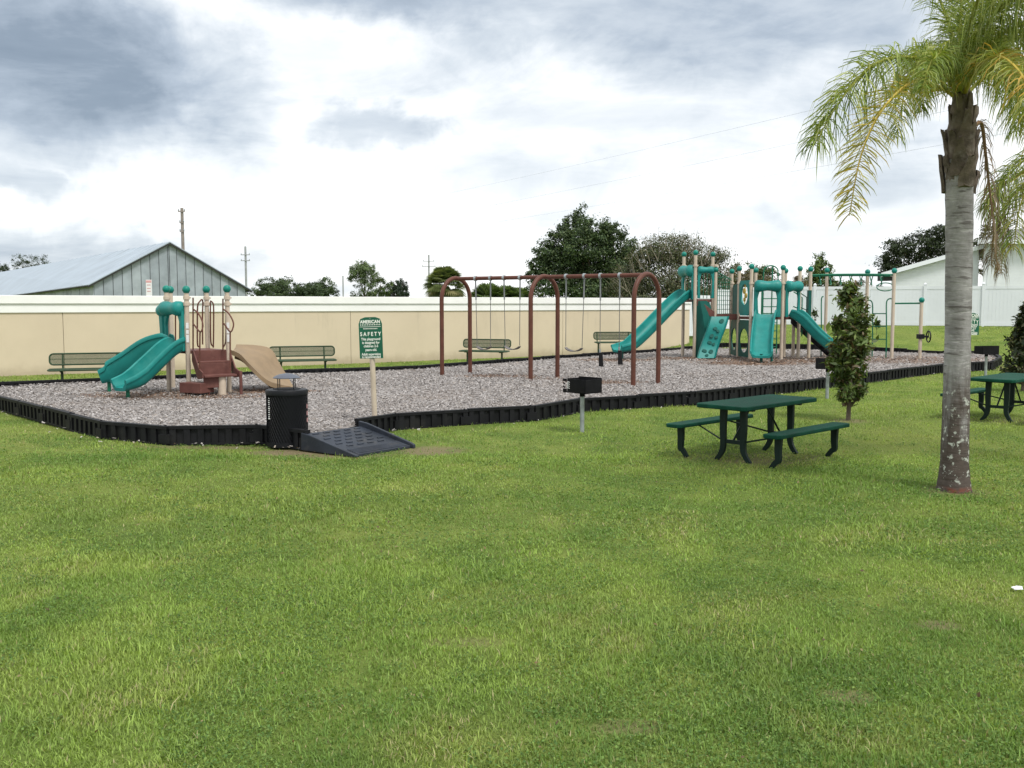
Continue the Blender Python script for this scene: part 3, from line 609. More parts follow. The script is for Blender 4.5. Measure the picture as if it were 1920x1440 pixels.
for i in range(60):
    p0 = BL + lv * (LEN * (i + .03) / 60); p1 = BL + lv * (LEN * (i + .97) / 60); zt = ze_l - .08 - 1.6 * (i + .5) / 60
    MB().prism([Vector((p0.x, p0.y, zb)), Vector((p1.x, p1.y, zb)), Vector((p1.x, p1.y, zt)), Vector((p0.x, p0.y, zt))], sd_out * rb.uniform(.03, .06)).build('metal_sheet', zm[rb.randrange(3)], barn)
c = BL + lv * LEN / 2 + gv * tg / 2
MB().prism([BL + Vector((0, 0, zb)) + gv * .06 + lv * .06, BRt + Vector((0, 0, zb)) - gv * .06 + lv * .06, BRt + Vector((0, 0, ze_r - .15)) - gv * .06 + lv * .06, ap + Vector((0, 0, z_ap - .2)) + lv * .06, BL + Vector((0, 0, ze_l - .15)) + gv * .06 + lv * .06], lv * (LEN - .1) + Vector((0, 0, -1.6))).build('barn_frame', M['darktrim'], barn)
# roof slabs with overhang and standing seams
def slab(e_pt, ez, name):
    dirn = (Vector((e_pt.x, e_pt.y, ez)) - Vector((ap.x, ap.y, z_ap))); dn = dirn.normalized(); e2 = Vector((ap.x, ap.y, z_ap)) + dirn + dn * .55
    a0 = Vector((ap.x, ap.y, z_ap)) + out * .3; b0_ = e2 + out * .3; a1 = Vector((ap.x, ap.y, z_ap - .43)) + lv * LEN; b1 = e2 + lv * LEN + Vector((0, 0, -1.6))
    o = MB().prism([a0, b0_, b1, a1], (0, 0, .07)).build(name, M['zincroof'], barn)
    for k in range(1, 46):
        t = k / 46; MB().tube([a0.lerp(a1, t) + Vector((0, 0, .085)), b0_.lerp(b1, t) + Vector((0, 0, .085))], .028, 4).build('roof_seam', M['zincroof'], o)
    MB().prism([a0 + Vector((0, 0, -.16)), b0_ + Vector((0, 0, -.16)), b0_ + Vector((0, 0, -.004)), a0 + Vector((0, 0, -.004))], -out * .05).build('rake_trim', M['darktrim'], o)
    MB().tube([b0_ + Vector((0, 0, -.03)), b1 + Vector((0, 0, -.03))], .06, 5).build('eave_edge', M['darktrim'], o)
slab(BL, ze_l, 'roof_slope'); slab(BRt, ze_r, 'roof_slope')
# white notice board standing behind the wall, in front of the barn
p = Wd(280, 560, 34); nb = thing('notice_board', 'narrow white notice board with reddish top showing above the wall', 'sign', (p.x, p.y, 0))
MB().box((p.x, p.y, 2.35), (.2, .03, 1.1)).build('board', M['sticker'], nb); MB().box((p.x, p.y - .018, 2.84), (.19, .006, .08)).build('red_heading', M['pink'], nb)
for z in (2.72, 2.6, 2.5): MB().box((p.x, p.y - .018, z), (.13, .006, .025)).build('print_line', M['pink'], nb)
MB().box((p.x, p.y + .04, 1.2), (.05, .05, 2.6)).build('stake', M['wood'], nb)

# ------------------------------------------------------------------ utility poles and cables
def pole(px, pytop, d, r, label, arms, m=M['steelpole']):
    p = Wd(px, pytop, d); z0 = gz(p.x, p.y); t = thing('utility_pole', label, 'pole', (p.x, p.y, z0), 0, 'utility poles on the skyline')
    MB().tube([(p.x, p.y, z0 - .1), (p.x, p.y, p.z)], [r * 1.15, r], 8).build('shaft', m, t, smooth=60)
    for (dz_, half) in arms:
        MB().box((p.x, p.y - r, p.z - dz_), (half * 2, .12, .12)).build('crossarm', m, t)
        for s_ in (-.9, .9): MB().lathe([(.05, 0), (.07, .08), (.03, .2)], (p.x + half * s_, p.y - r, p.z - dz_ + .06), 6).build('insulator', M['galv'], t)
pole(341, 390, 100, .16, 'thick wooden utility pole rising behind the barn ridge', ((.35, .35), (1.5, .22), (2.4, .22)), M['wood'])
pole(460, 462, 150, .16, 'thin grey utility pole just right of the barn', ((1.3, .7), (2.2, .7)))
pole(804, 478, 170, .14, 'thin grey utility pole above the fan palm', ((1.1, 1.0), (2.0, 1.2)))
pole(643, 517, 190, .13, 'short faint pole left of the airy pale tree', ())
pole(936, 542, 190, .12, 'tiny pole tip above the palmettos', ())
def cable(a, b, sag, label, r=.0085):
    a, b = Vector(a), Vector(b); pts = []
    for i in range(41):
        t = i / 40; q = a.lerp(b, t); q.z -= sag * 4 * t * (1 - t); pts.append(q)
    tag(MB().tube(pts, r, 5).build('overhead_cable', M['cable'], None, origin=tuple(a)), label, 'cable', 'overhead power cables')
cable(Wd(600, 408, 330), Wd(2300, 20, 60), 1.0, 'topmost of the overhead cables crossing the sky behind the palm')
cable(Wd(600, 440, 330), Wd(2300, 95, 60), 1.0, 'middle one of the overhead cables crossing the sky behind the palm')
cable(Wd(600, 462, 330), Wd(2300, 175, 60), 1.0, 'lowest of the overhead cables crossing the sky behind the palm')

# ------------------------------------------------------------------ house behind the fence
d = 56.0
hs = thing('white_house', 'white sided house with low gable wing behind the fence', 'house', (Wd(1790, 570, d).x, d, 1.0))
def hp(px, py, dd=d): return Wd(px, py, dd)
a, b = hp(1672, 511), hp(1836, 465); zb = 1.0
MB().prism([Vector((a.x, d, zb)), Vector((b.x, d, zb)), Vector((b.x, d, b.z)), Vector((a.x, d, a.z))], (4.2, 9, 0)).build('wing_wall', M['siding'], hs)
nsid = 22
sid = MB()
for i in range(nsid):
    z0 = zb + i * .17
    x0 = a.x if z0 < a.z - .1 else a.x + (z0 + .17 - a.z) / (b.z - a.z) * (b.x - a.x)
    if x0 < b.x - .1 and z0 + .17 < b.z: sid.box(((x0 + b.x) / 2, d - .012, z0 + .085), (b.x - x0, .024, .16), Matrix.Rotation(R(4), 3, 'X'))
sid.build('clapboards', M['siding'], hs)
u = (b - a).normalized()
rf = MB().prism([a - u * .75 + Vector((0, -.35, .02)), b + u * .2 + Vector((0, -.35, .02)), b + u * .2 + Vector((0, -.35, .16)), a - u * .75 + Vector((0, -.35, .16))], (4.5, 9.7, 0)).build('wing_roof', M['roofgrey'], hs)
MB().prism([a - u * .78 + Vector((0, -.355, -.06)), b + u * .2 + Vector((0, -.355, -.06)), b + u * .2 + Vector((0, -.355, .18)), a - u * .78 + Vector((0, -.355, .18))], (0, -.05, 0)).build('fascia', M['vinyl'], rf)
wx = MB(); c = hp(1663, 519); wbx = MB().box((c.x + .05, d + .4, c.z + .05), (.55, .9, .55)).build('side_window', M['darktrim'], hs); MB().box((c.x + .05, d - .06, c.z + .05), (.62, .05, .06)).build('window_rail', M['vinyl'], wbx)
e0, e1 = hp(1837, 455), hp(2120, 455)
MB().prism([Vector((e0.x, d - .6, zb)), Vector((e1.x, d - .6, zb)), Vector((e1.x, d - .6, e0.z)), Vector((e0.x, d - .6, e0.z))], (5, 10, 0)).build('main_wall', M['siding'], hs)
sid = MB()
for i in range(27):
    z0 = zb + i * .17
    if z0 + .17 < e0.z: sid.box(((e0.x + e1.x) / 2 + .1, d - .612, z0 + .085), (e1.x - e0.x - .2, .024, .16), Matrix.Rotation(R(4), 3, 'X'))
sid.build('clapboards', M['siding'], hs)
MB().box((e0.x + .05, d - .62, (zb + e0.z) / 2), (.16, .07, e0.z - zb)).build('corner_board', M['vinyl'], hs)
mr = MB(); x0, x1, y0, y1, z = e0.x - .7, e1.x + .7, d - 1.2, d + 10.2, e0.z
mr.add([(x0, y0, z), (x1, y0, z), (x1 + 6, y1, z), (x0 + 6, y1, z), (x0 + 6.5, y0 + 5.5, z + 1.5), (x1 - 2, y0 + 5.5, z + 1.5)], [(0, 1, 5, 4), (1, 2, 5), (2, 3, 4, 5), (3, 0, 4), (3, 2, 1, 0)])
mro = mr.build('main_roof', M['roofgrey'], hs); MB().box(((x0 + x1) / 2, y0 - .03, z - .02), (x1 - x0, .05, .24)).build('gutter', M['vinyl'], mro)
# ------------------------------------------------------------------ molded plastic helpers
def chute(path, width, wall_h, n=26, flare=0.0, thick=.045, hw=None):
    """open slide bed swept along a path, rolled rims, closed thickness"""
    P = bez(path, n); rings = []
    for i, p in enumerate(P):
        a = P[max(i - 1, 0)]; b = P[min(i + 1, n)]; T = (b - a).normalized(); S = Vector((T.y, -T.x, 0)).normalized(); U = S.cross(T).normalized()
        t = i / n; w = width / 2 * (1 + flare * t); h = wall_h * (1 - .35 * max(0, (t - .75) / .25)) * (1 if t > .08 else .75 + 3 * t)
        pr = [(-w - .035, h - .02), (-w - .012, h + .012), (-w + .022, h - .006), (-w + .035, h * .45), (-w + .085, .035), (-w * .55, 0), (0, -.004), (w * .55, 0), (w - .085, .035), (w - .035, h * .45), (w - .022, h - .006), (w + .012, h + .012), (w + .035, h - .02),
              (w + .028, h - .075), (w + .004, h - .085), (w - .01, .0), (w - .07, -thick - .02), (0, -thick - .03), (-w + .07, -thick - .02), (-w + .01, .0), (-w - .004, h - .085), (-w - .028, h - .075)]
        rings.append([p + S * x + U * z for x, z in pr])
    return MB().rings(rings, True)
def sausage(a, b, prof, n=14, squash=1.0):
    """fat wavy roll from a to b; prof: (t, radius)"""
    a, b = Vector(a), Vector(b); T = (b - a).normalized(); S = Vector((T.y, -T.x, 0)).normalized(); U = S.cross(T); rings = []
    for t, r in prof:
        c = a.lerp(b, t); rings.append([c + S * (math.cos(2 * math.pi * k / n) * r * squash) + U * (math.sin(2 * math.pi * k / n) * r) for k in range(n)])
    return MB().rings(rings, True)
def hood(parent, A, B, z0, z1, r, m=None, bow=.06):
    """slide entrance: rolled top between posts A and B and two flared side wings"""
    m = m or M['teal']; A, B = Vector((A[0], A[1], 0)), Vector((B[0], B[1], 0)); u = (B - A).normalized(); nrm = Vector((u.y, -u.x, 0)); L = (B - A).length
    zt = z1 - r; a = A + u * .02 + Vector((0, 0, zt)); b = B - u * .02 + Vector((0, 0, zt))
    pr = [(0, r * .3), (.03, r * .75), (.10, r * 1.0), (.22, r * 1.02), (.38, r * .86), (.5, r * .80), (.62, r * .86), (.78, r * 1.02), (.90, r), (.97, r * .75), (1, r * .3)]
    sausage(a + nrm * bow, b + nrm * bow, pr).build('hood_roll', m, parent, smooth=60)
    for s in (0, 1):
        o = A if s == 0 else B; d = u if s == 0 else -u; w0 = L * .17
        pts = [(0.02, zt), (L * .30, zt - r * .55), (L * .20, zt - .22), (L * .15, (z0 + zt) / 2 + .1), (L * .17, z0 + .25), (L * .20, z0 - .02), (.02, z0 - .02)]
        poly = [o + d * x + Vector((0, 0, z)) + nrm * (bow * .4) for x, z in pts]
        MB().prism(poly, nrm * .07).build('hood_wing', m, parent, bevel=.02)
def posts(parent, lst, r, ball_r, m=M['post']):
    out_ = []
    for (x, y, zt) in lst:
        p = MB().tube([(x, y, MUZ - .05), (x, y, zt)], r, 14).build('post', m, parent, smooth=50)
        MB().lathe([(r * .9, -ball_r * .95), (r * 1.25, -ball_r * .8)] + [(max(.001, ball_r * math.sin(math.pi * k / 9)), -ball_r * math.cos(math.pi * k / 9)) for k in range(2, 10)], (x, y, zt + ball_r * .85), 16).build('ball_cap', M['ball'], p, smooth=60)
        out_.append(p)
    return out_
def clamp(parent_post, x, y, z, r, m=M['post']): MB().lathe([(r * 1.02, -.04), (r * 1.35, -.035), (r * 1.35, .035), (r * 1.02, .04)], (x, y, z), 14).box((x + r * 1.35, y, z), (.05, .03, .03)).build('collar', m, parent_post)
def bar(parent, pts, r, m, name='handrail', n=8, smooth=True):
    q = bez(pts, max(8, 6 * (len(pts) - 1))) if smooth else pts
    return MB().tube(q, r, n).build(name, m, parent, smooth=60)

# ------------------------------------------------------------------ small playset
sp_ = thing('toddler_playset', 'small playset with double teal slide, maroon steps and tan slide', 'playset', (-6.7, 20.4, MUZ))
pr_ = .049
P1, P2, P4, P3, P5 = (-7.42, 20.7), (-6.79, 20.1), (-6.03, 20.4), (-6.72, 21.2), (Wd(321, 600, 21.6).x, 21.6)
zt = 2.30
pp = posts(sp_, [(*P1, zt), (*P2, zt - .02), (*P4, zt), (*P3, zt), (*P5, zt)], pr_, .082)
for p, (x, y) in zip(pp[:4], (P1, P2, P4, P3)):
    for z in (zt - .12, zt - .25): clamp(p, x, y, z, pr_)
for (x, y), p in ((P2, pp[1]), (P4, pp[2])):
    for z, h in ((1.60, .12), (1.47, .08), (1.33, .16)): MB().box((x + .02, y - pr_ - .004, z), (.055, .008, h)).build('sticker', M['sticker'], p)
DZ = 1.08
deck = MB().prism([Vector((*q, DZ - .07)) for q in (P1, P2, P4, P3)], (0, 0, .07)).build('deck', M['maroon'], sp_)
M12 = (Vector((*P1, 0)) + Vector((*P2, 0))) / 2
hood(sp_, P1, P2, DZ, 2.11, .155, bow=.10)
# rear lobe of the hood, over the second chute
q1, q2 = Vector((-7.60, 20.78, 1.90)), Vector((-7.46, 20.62, 1.80))
sausage(q1, Vector((-7.3, 20.5, 1.93)), [(0, .05), (.08, .12), (.35, .15), (.7, .14), (1, .06)]).build('hood_lobe', M['teal'], sp_, smooth=60)
MB().prism([Vector((-7.56, 20.74, 1.90)), Vector((-7.44, 20.62, 1.90)), Vector((-7.42, 20.60, DZ)), Vector((-7.50, 20.68, DZ))], (-.05, -.05, 0)).build('hood_wing', M['teal'], sp_, bevel=.02)
chute([(-6.98, 20.30, 1.14), (-7.12, 20.02, 1.05), (-7.36, 19.60, .72), (-7.54, 19.26, .48), (-7.76, 18.90, .40)], .43, .24).build('slide_chute', M['teal'], sp_, smooth=50)
chute([(-7.22, 20.50, 1.13), (-7.62, 20.48, 1.02), (-8.10, 20.56, .72), (-8.52, 20.62, .50), (-8.80, 20.56, .42)], .42, .34).build('slide_chute', M['teal'], sp_, smooth=50)
for (x, y) in ((-7.66, 19.06), (-8.66, 20.56)): MB().tube([(x, y, MUZ - .05), (x, y, .42)], .04, 8).build('slide_leg', M['green'], sp_)
# steps
su = Vector((.81, .59, 0)).normalized(); svn = Vector((.59, -.81, 0)).normalized(); ms = (Vector((*P2, 0)) + Vector((*P4, 0))) / 2; SM = rotz(math.atan2(su.y, su.x))
def sbox(u, v, z, su_, sv_, sz_): c = ms + su * u + svn * v; return MB().box((c.x, c.y, z), (su_, sv_, sz_), SM)
stp = sbox(.02, .10, .97, .70, .03, .23).build('riser', M['maroon'], sp_, bevel=.006)
sbox(.02, .235, .845, .68, .29, .04).build('tread', M['maroon'], sp_, bevel=.008)
sbox(.02, .37, .70, .66, .03, .25).build('riser', M['maroon'], sp_, bevel=.006)
sbox(.02, .52, .575, .68, .33, .05).build('tread', M['maroon'], sp_, bevel=.008)
sbox(-.13, .58, .44, .36, .03, .22).build('riser', M['maroon'], sp_, bevel=.006)
c = ms + su * .08 + svn * .56; MB().tube([(c.x, c.y, MUZ - .05), (c.x, c.y, .55)], .085, 14).build('pedestal', M['post'], sp_, smooth=50)
for s_ in (-.36, .40):
    q = [ms + su * s_ + svn * v + Vector((0, 0, z)) for v, z in ((.02, 1.06), (.10, 1.10), (.45, .72), (.68, .66), (.68, .54), (.36, .50), (.02, .86))]
    MB().prism(q, su * .028).build('stringer', M['maroon'], sp_, bevel=.005)
c = ms + su * .43 + svn * .70; MB().tube([(c.x, c.y, MUZ - .05), (c.x, c.y, .66)], .034, 8).build('stair_leg', M['maroon'], sp_, smooth=60)
lc = W(368, 741, MUZ); LM = rotz(R(-24))
MB().box((lc.x + .02, lc.y - .02, .335), (.56, .40, .21), LM).build('low_step', M['maroon'], sp_, bevel=.01)
for dx_ in (-.2, .28): MB().tube([(lc.x + dx_, lc.y - .05, MUZ - .05), (lc.x + dx_, lc.y - .05, .27)], .02, 6).build('step_leg', M['maroon'], sp_)
# brown hand loops
def px_bar(pts, r=.0165): return bar(sp_, [Wd(*q) for q in pts], r, M['brown'])
px_bar([(362, 558, 19.85), (362, 600, 19.85), (362, 656, 19.85)]); px_bar([(418, 560, 20.25), (418, 600, 20.25), (418, 656, 20.25)])
px_bar([(363, 580, 19.85), (372, 588, 19.7), (379, 602, 19.6), (380, 614, 19.57), (375, 622, 19.57), (363, 608, 19.83)]); px_bar([(375, 622, 19.57), (374.5, 660, 19.57), (374, 692, 19.55)])
px_bar([(419, 580, 20.25), (429, 588, 20.1), (437, 603, 20.0), (437, 614, 19.97), (431.5, 622, 19.97), (420, 607, 20.22)]); px_bar([(431.5, 622, 19.97), (431.5, 650, 19.95), (432, 690, 19.9)])
px_bar([(380, 646, 20.9), (379.5, 600, 20.9), (380, 564, 20.9), (374, 566, 20.8), (370.5, 575, 20.75), (370, 610, 20.75), (370.5, 646, 20.75), (375, 650, 20.8)])
px_bar([(394, 564, 21.1), (398, 567, 21.1), (400.5, 576, 21.1), (400.5, 620, 21.1), (400, 652, 21.1)]); px_bar([(394.5, 566, 21.1), (394.5, 610, 21.1), (395.5, 642, 21.1), (400, 650, 21.1)])
px_bar([(423.5, 562, 20.5), (423.5, 600, 20.5), (423, 640, 20.5), (418.5, 651, 20.4)])
px_bar([(329, 585, 20.9), (329, 640, 20.9)]); px_bar([(337, 585, 20.5), (337, 640, 20.5)])
# tan slide: thick curved sheet between its near and far edges
NE = bez([Wd(433, 659, 20.55), Wd(450, 667, 20.5), Wd(470, 688, 20.4), Wd(500, 715, 20.5), Wd(526, 724, 20.75), Wd(545, 727.5, 20.95)], 18)
FE = bez([Wd(443, 648.5, 21.5), Wd(480, 650, 21.7), Wd(508, 657, 21.75), Wd(522, 680, 21.7), Wd(537, 705, 21.6), Wd(549, 725.5, 21.35)], 18)
tb = MB(); rings = []
for i, (a, b) in enumerate(zip(NE, FE)):
    rg = []
    for k in range(7):
        t = k / 6; rg.append(a.lerp(b, t) + Vector((0, 0, -.02 * math.sin(math.pi * t) + (.035 if k in (0, 6) else 0))))
    th = .07
    rg += [b + Vector((0, 0, -th))] + [a.lerp(b, t) + Vector((0, 0, -th + .015)) for t in (.75, .5, .25)] + [a + Vector((0, 0, -th))]
    rings.append(rg)
tb.rings(rings, True).build('tan_slide', M['tan'], sp_, smooth=55)
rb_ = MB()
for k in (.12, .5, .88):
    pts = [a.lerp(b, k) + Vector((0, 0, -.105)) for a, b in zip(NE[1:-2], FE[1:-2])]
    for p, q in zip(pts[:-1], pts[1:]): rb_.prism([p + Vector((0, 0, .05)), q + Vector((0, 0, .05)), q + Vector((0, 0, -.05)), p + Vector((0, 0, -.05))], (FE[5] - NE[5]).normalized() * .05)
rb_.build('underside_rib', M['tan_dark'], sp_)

# ------------------------------------------------------------------ swing set
A0, C0 = Vector((-1.5, 25.8, 0)), Vector((3.12, 22.3, 0)); B0 = (A0 + C0) / 2; nsw = Vector((.62, .78, 0)).normalized(); ZT = 2.74; rt = .056
sw = thing('swing_set', 'brown steel swing frame of three arches and a top beam', 'swing set', (B0.x, B0.y, MUZ))
for c in (A0, B0, C0):
    h = .565; pts = [c - nsw * h + Vector((0, 0, MUZ - .1)), c - nsw * h + Vector((0, 0, 1.2)), c - nsw * h + Vector((0, 0, ZT - h))]
    for k in range(1, 16): a_ = math.pi * (1 - k / 16); pts.append(c + nsw * (h * math.cos(a_)) + Vector((0, 0, ZT - h + h * math.sin(a_))))
    pts += [c + nsw * h + Vector((0, 0, ZT - h)), c + nsw * h + Vector((0, 0, 1.2)), c + nsw * h + Vector((0, 0, MUZ - .1))]
    MB().tube(pts, rt, 14).build('arch', M['brown'], sw, smooth=60)
bd = (C0 - A0).normalized()
MB().tube([A0 + Vector((0, 0, ZT - .02)), C0 + Vector((0, 0, ZT - .02))], .050, 14).build('top_beam', M['brown'], sw, smooth=60)
def on_beam(px):
    k = (px - 960) / F; t = (k * A0.y - A0.x) / ((C0.x - A0.x) - k * (C0.y - A0.y)); return A0 + (C0 - A0) * t
SWL = ['swing nearest the left arch of the brown frame', 'second swing from the left arch, just left of the middle arch', 'swing with pale worn belt just right of the middle arch', 'broken swing near the right arch, its rubber pieces hanging straight down']
for i, (pa, pb, ys_) in enumerate(((892, 920, 657), (945, 975, 657), (1061, 1095, 660), (1125, 1161, 0))):
    a, b = on_beam(pa), on_beam(pb); zt_ = ZT - .075; s = thing('swing', SWL[i], 'swing', tuple((a + b) / 2 + Vector((0, 0, zt_))), 0, 'swings on the brown frame')
    m_ = (a + b) / 2; zs = Wd(m_.x / m_.y * F + 960, ys_ - 3, m_.y).z if i < 3 else None
    perp = nsw * random.uniform(-.06, .06)
    for j, q in enumerate((a, b)):
        ze = (zs + .09) if i < 3 else Wd(0, 661 if j == 0 else 657, q.y).z
        top = q + Vector((0, 0, zt_)); end = q + (m_ - q) * (.10 if i < 3 else 0) + perp * (1 if i < 3 else 0) + Vector((0, 0, ze))
        MB().lathe([(.058, -.03), (.068, -.028), (.068, .028), (.058, .03)], q + Vector((0, 0, ZT - .02)), 12, Matrix.Rotation(math.atan2(bd.y, bd.x), 3, 'Z') @ Matrix.Rotation(math.pi / 2, 3, 'Y')).box(q + Vector((0, 0, ZT - .10)), (.03, .03, .09)).build('hanger', M['galv'], s)
        MB().tube([top, top.lerp(end, .3)], .019, 7).build('sleeve', M['sleeve'], s)
        MB().tube([top.lerp(end, .3), end], .0085, 6).build('chain', M['chain'], s)
        if i == 3:
            e = end; w = bd * .10; f = nsw * .03
            pts = [e - w * .4, e + w * .6, e + w * .75 + Vector((0, 0, -.34)) + f, e - w * .55 + Vector((0, 0, -.34)) + f]
            MB().prism(pts, nsw * .03).build('rubber_flap', M['rubber'], s, bevel=.01); MB().tube([e + Vector((0, 0, .08)), e], .022, 6).build('shackle', M['galv'], s)
    if i < 3:
        e0 = a + (m_ - a) * .10 + perp; e1 = b + (m_ - b) * .10 + perp; rings = []
        for k in range(13):
            t = k / 12; c = e0.lerp(e1, t) + Vector((0, 0, zs + .075 - .085 * math.sin(math.pi * t) ** .7)); ww = .085 * (.55 + .45 * math.sin(math.pi * t) ** .5)
            rings.append([c - nsw * ww, c + nsw * ww, c + nsw * ww + Vector((0, 0, -.018)), c - nsw * ww + Vector((0, 0, -.018))])
        MB().rings(rings).build('belt_seat', M['seatgrey'], s, smooth=40)

# ------------------------------------------------------------------ large playset
bp_ = thing('large_playset', 'large teal and beige playset with three slides and an overhead ladder', 'playset', (8.8, 33.5, MUZ))
pr2 = .058
a_, b_, c_, d_ = (6.19, 34.8), (6.40, 33.7), (7.23, 34.8), (7.12, 33.75)
e_, f_, g_, h_, i_, j_, k_, k2_ = (7.97, 35.0), (7.99, 33.95), (8.15, 32.85), (Wd(1416, 570, 34.2).x, 34.2), (9.22, 32.85), (Wd(1472, 570, 34.2).x, 34.2), (9.96, 33.4), (Wd(1489, 570, 34.6).x, 34.6)
l_, m_p, n_p, o_p, p_p = (Wd(1518.5, 570, 33.6).x, 33.6), (Wd(1549, 570, 34.8).x, 34.8), (Wd(1625, 570, 34.6).x, 34.6), (Wd(1675, 570, 33.2).x, 33.2), (Wd(1728, 570, 32.8).x, 32.8)
def zy(py, q): return Wd(0, py, q[1]).z
pl = [(*a_, zy(481, a_)), (*b_, zy(478, b_)), (*c_, zy(481, c_)), (*d_, zy(510, d_)), (*e_, zy(513, e_)), (*f_, zy(508, f_)), (*g_, zy(504, g_)), (*h_, zy(511, h_)), (*i_, zy(506, i_)), (*j_, zy(512, j_)),
      (*k_, zy(508, k_)), (*l_, zy(509, l_)), (*m_p, zy(511, m_p)), (*n_p, zy(514, n_p)), (*o_p, zy(512, o_p)), (*p_p, zy(567, p_p)), (*k2_, 1.6)]
pq = posts(bp_, pl, pr2, .094)
for q in (0, 1, 2, 3, 4, 5, 6, 8, 10): clamp(pq[q], pl[q][0], pl[q][1], zy(531 if q > 3 else 498, pl[q]), pr2)
D2 = 1.62
MB().prism([Vector((*q, D2 - .10)) for q in (f_, g_, i_, k_, j_, h_)], (0, 0, .10)).build('deck', M['maroon'], bp_)
MB().prism([Vector((*q, D2 - .10)) for q in ((7.15, 33.8), (7.95, 33.98), (7.95, 34.9), (7.2, 34.75))], (0, 0, .097)).build('deck', M['maroon'], bp_)
DT = 2.22
MB().prism([Vector((*q, DT - .10)) for q in (a_, b_, (7.0, 33.78), (7.1, 34.75))], (0, 0, .10)).build('deck', M['maroon'], bp_)
hood(bp_, a_, b_, DT, 3.42, .21, bow=.08)
hood(bp_, (6.45, 33.72), (7.08, 33.78), DT + .05, 3.36, .13, bow=.02)
hood(bp_, (g_[0] + .06, g_[1]), (i_[0] - .06, i_[1]), D2, 2.86, .20, bow=.10)
hood(bp_, (i_[0] + .05, i_[1] + .04), (k_[0] - .05, k_[1] - .04), D2, 2.84, .19, bow=.10)
chute([(6.38, 34.3, 2.34), (6.02, 34.05, 2.24), (5.45, 33.62, 1.78), (4.92, 33.22, 1.30), (4.42, 32.86, .86), (4.02, 32.58, .58), (3.52, 32.25, .50)], .54, .26, 34).build('slide_chute', M['teal'], bp_, smooth=50)
chute([(8.66, 32.78, 1.70), (8.50, 32.36, 1.52), (8.28, 31.74, 1.02), (8.12, 31.24, .60), (8.03, 30.90, .43), (7.96, 30.62, .40)], .66, .22, 30).build('slide_chute', M['teal'], bp_, smooth=50)
chute([(9.62, 33.08, 1.70), (9.90, 32.88, 1.46), (10.30, 32.66, .98), (10.68, 32.46, .62), (10.95, 32.32, .46), (11.20, 32.20, .43)], .60, .26, 30).build('slide_chute', M['teal'], bp_, smooth=50)
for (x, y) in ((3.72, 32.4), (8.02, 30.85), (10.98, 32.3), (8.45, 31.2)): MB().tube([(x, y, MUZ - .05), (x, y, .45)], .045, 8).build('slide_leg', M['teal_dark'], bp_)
# round-window panel beside the middle hood and the panel with a round crawl hole under the deck
def holed_panel(A, B, z0, z1, cz, rx, rz, m, name, th=.05, t_c=.5, n=28):
    A, B = Vector((A[0], A[1], 0)), Vector((B[0], B[1], 0)); u = (B - A); L = u.length; u.normalize(); nn = Vector((u.y, -u.x, 0)); cu = L * t_c
    inner = [(cu + rx * math.cos(2 * math.pi * k / n), cz + rz * math.sin(2 * math.pi * k / n)) for k in range(n)]
    outer = []
    for k in range(n):
        c, s = math.cos(2 * math.pi * k / n), math.sin(2 * math.pi * k / n); f = 1e9
        if c > 1e-6: f = min(f, (L - cu) / c)
        if c < -1e-6: f = min(f, -cu / c)
        if s > 1e-6: f = min(f, (z1 - cz) / s)
        if s < -1e-6: f = min(f, (z0 - cz) / s)
        outer.append((cu + c * f, cz + s * f))
    rings = []
    for rg, o in ((inner, -th / 2), (outer, -th / 2), (outer, th / 2), (inner, th / 2)): rings.append([A + u * x + Vector((0, 0, z)) + nn * o for x, z in rg])
    return MB().rings(rings, False, True).build(name, m, bp_)
wpn = holed_panel((f_[0] + .01, f_[1] - .08), (g_[0] - .01, g_[1] + .08), D2 + .03, 2.86, 2.38, .30, .36, M['teal'], 'window_panel')
A_, B_ = Vector((*f_, 0)), Vector((*g_, 0)); u_ = (B_ - A_).normalized(); cu = (A_ + B_) / 2
bub = MB(); nn = Vector((u_.y, -u_.x, 0))
for k, (du, zz_, r_) in enumerate(((-.06, 2.50, .10), (.08, 2.34, .09), (-.03, 2.2, .07))): bub.lathe([(.001, -.03), (r_, -.02), (r_, .02), (.001, .03)], cu + u_ * du + Vector((0, 0, zz_)), 12, Matrix.Rotation(math.atan2(nn.y, nn.x), 3, 'Z') @ Matrix.Rotation(math.pi / 2, 3, 'Y'))
bub.tube([cu + Vector((0, 0, 2.05)), cu + Vector((0, 0, 2.72))], .018, 6).build('spinner_toy', mat('yellow_toy_plastic', (.45, .32, .06), .5), wpn)
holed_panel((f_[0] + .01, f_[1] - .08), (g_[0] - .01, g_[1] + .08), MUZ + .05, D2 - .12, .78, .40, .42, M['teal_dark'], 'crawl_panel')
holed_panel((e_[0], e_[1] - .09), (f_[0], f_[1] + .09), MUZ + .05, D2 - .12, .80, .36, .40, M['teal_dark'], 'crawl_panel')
MB().prism([Vector((*e_, D2 + .05)) + Vector((.02, -.08, 0)), Vector((*f_, D2 + .05)) + Vector((0, .08, 0)), Vector((*f_, 2.78)) + Vector((0, .08, 0)), Vector((*e_, 2.72)) + Vector((.02, -.08, 0))], (.05, 0, 0)).build('side_panel', M['teal_dark'], bp_, bevel=.01)
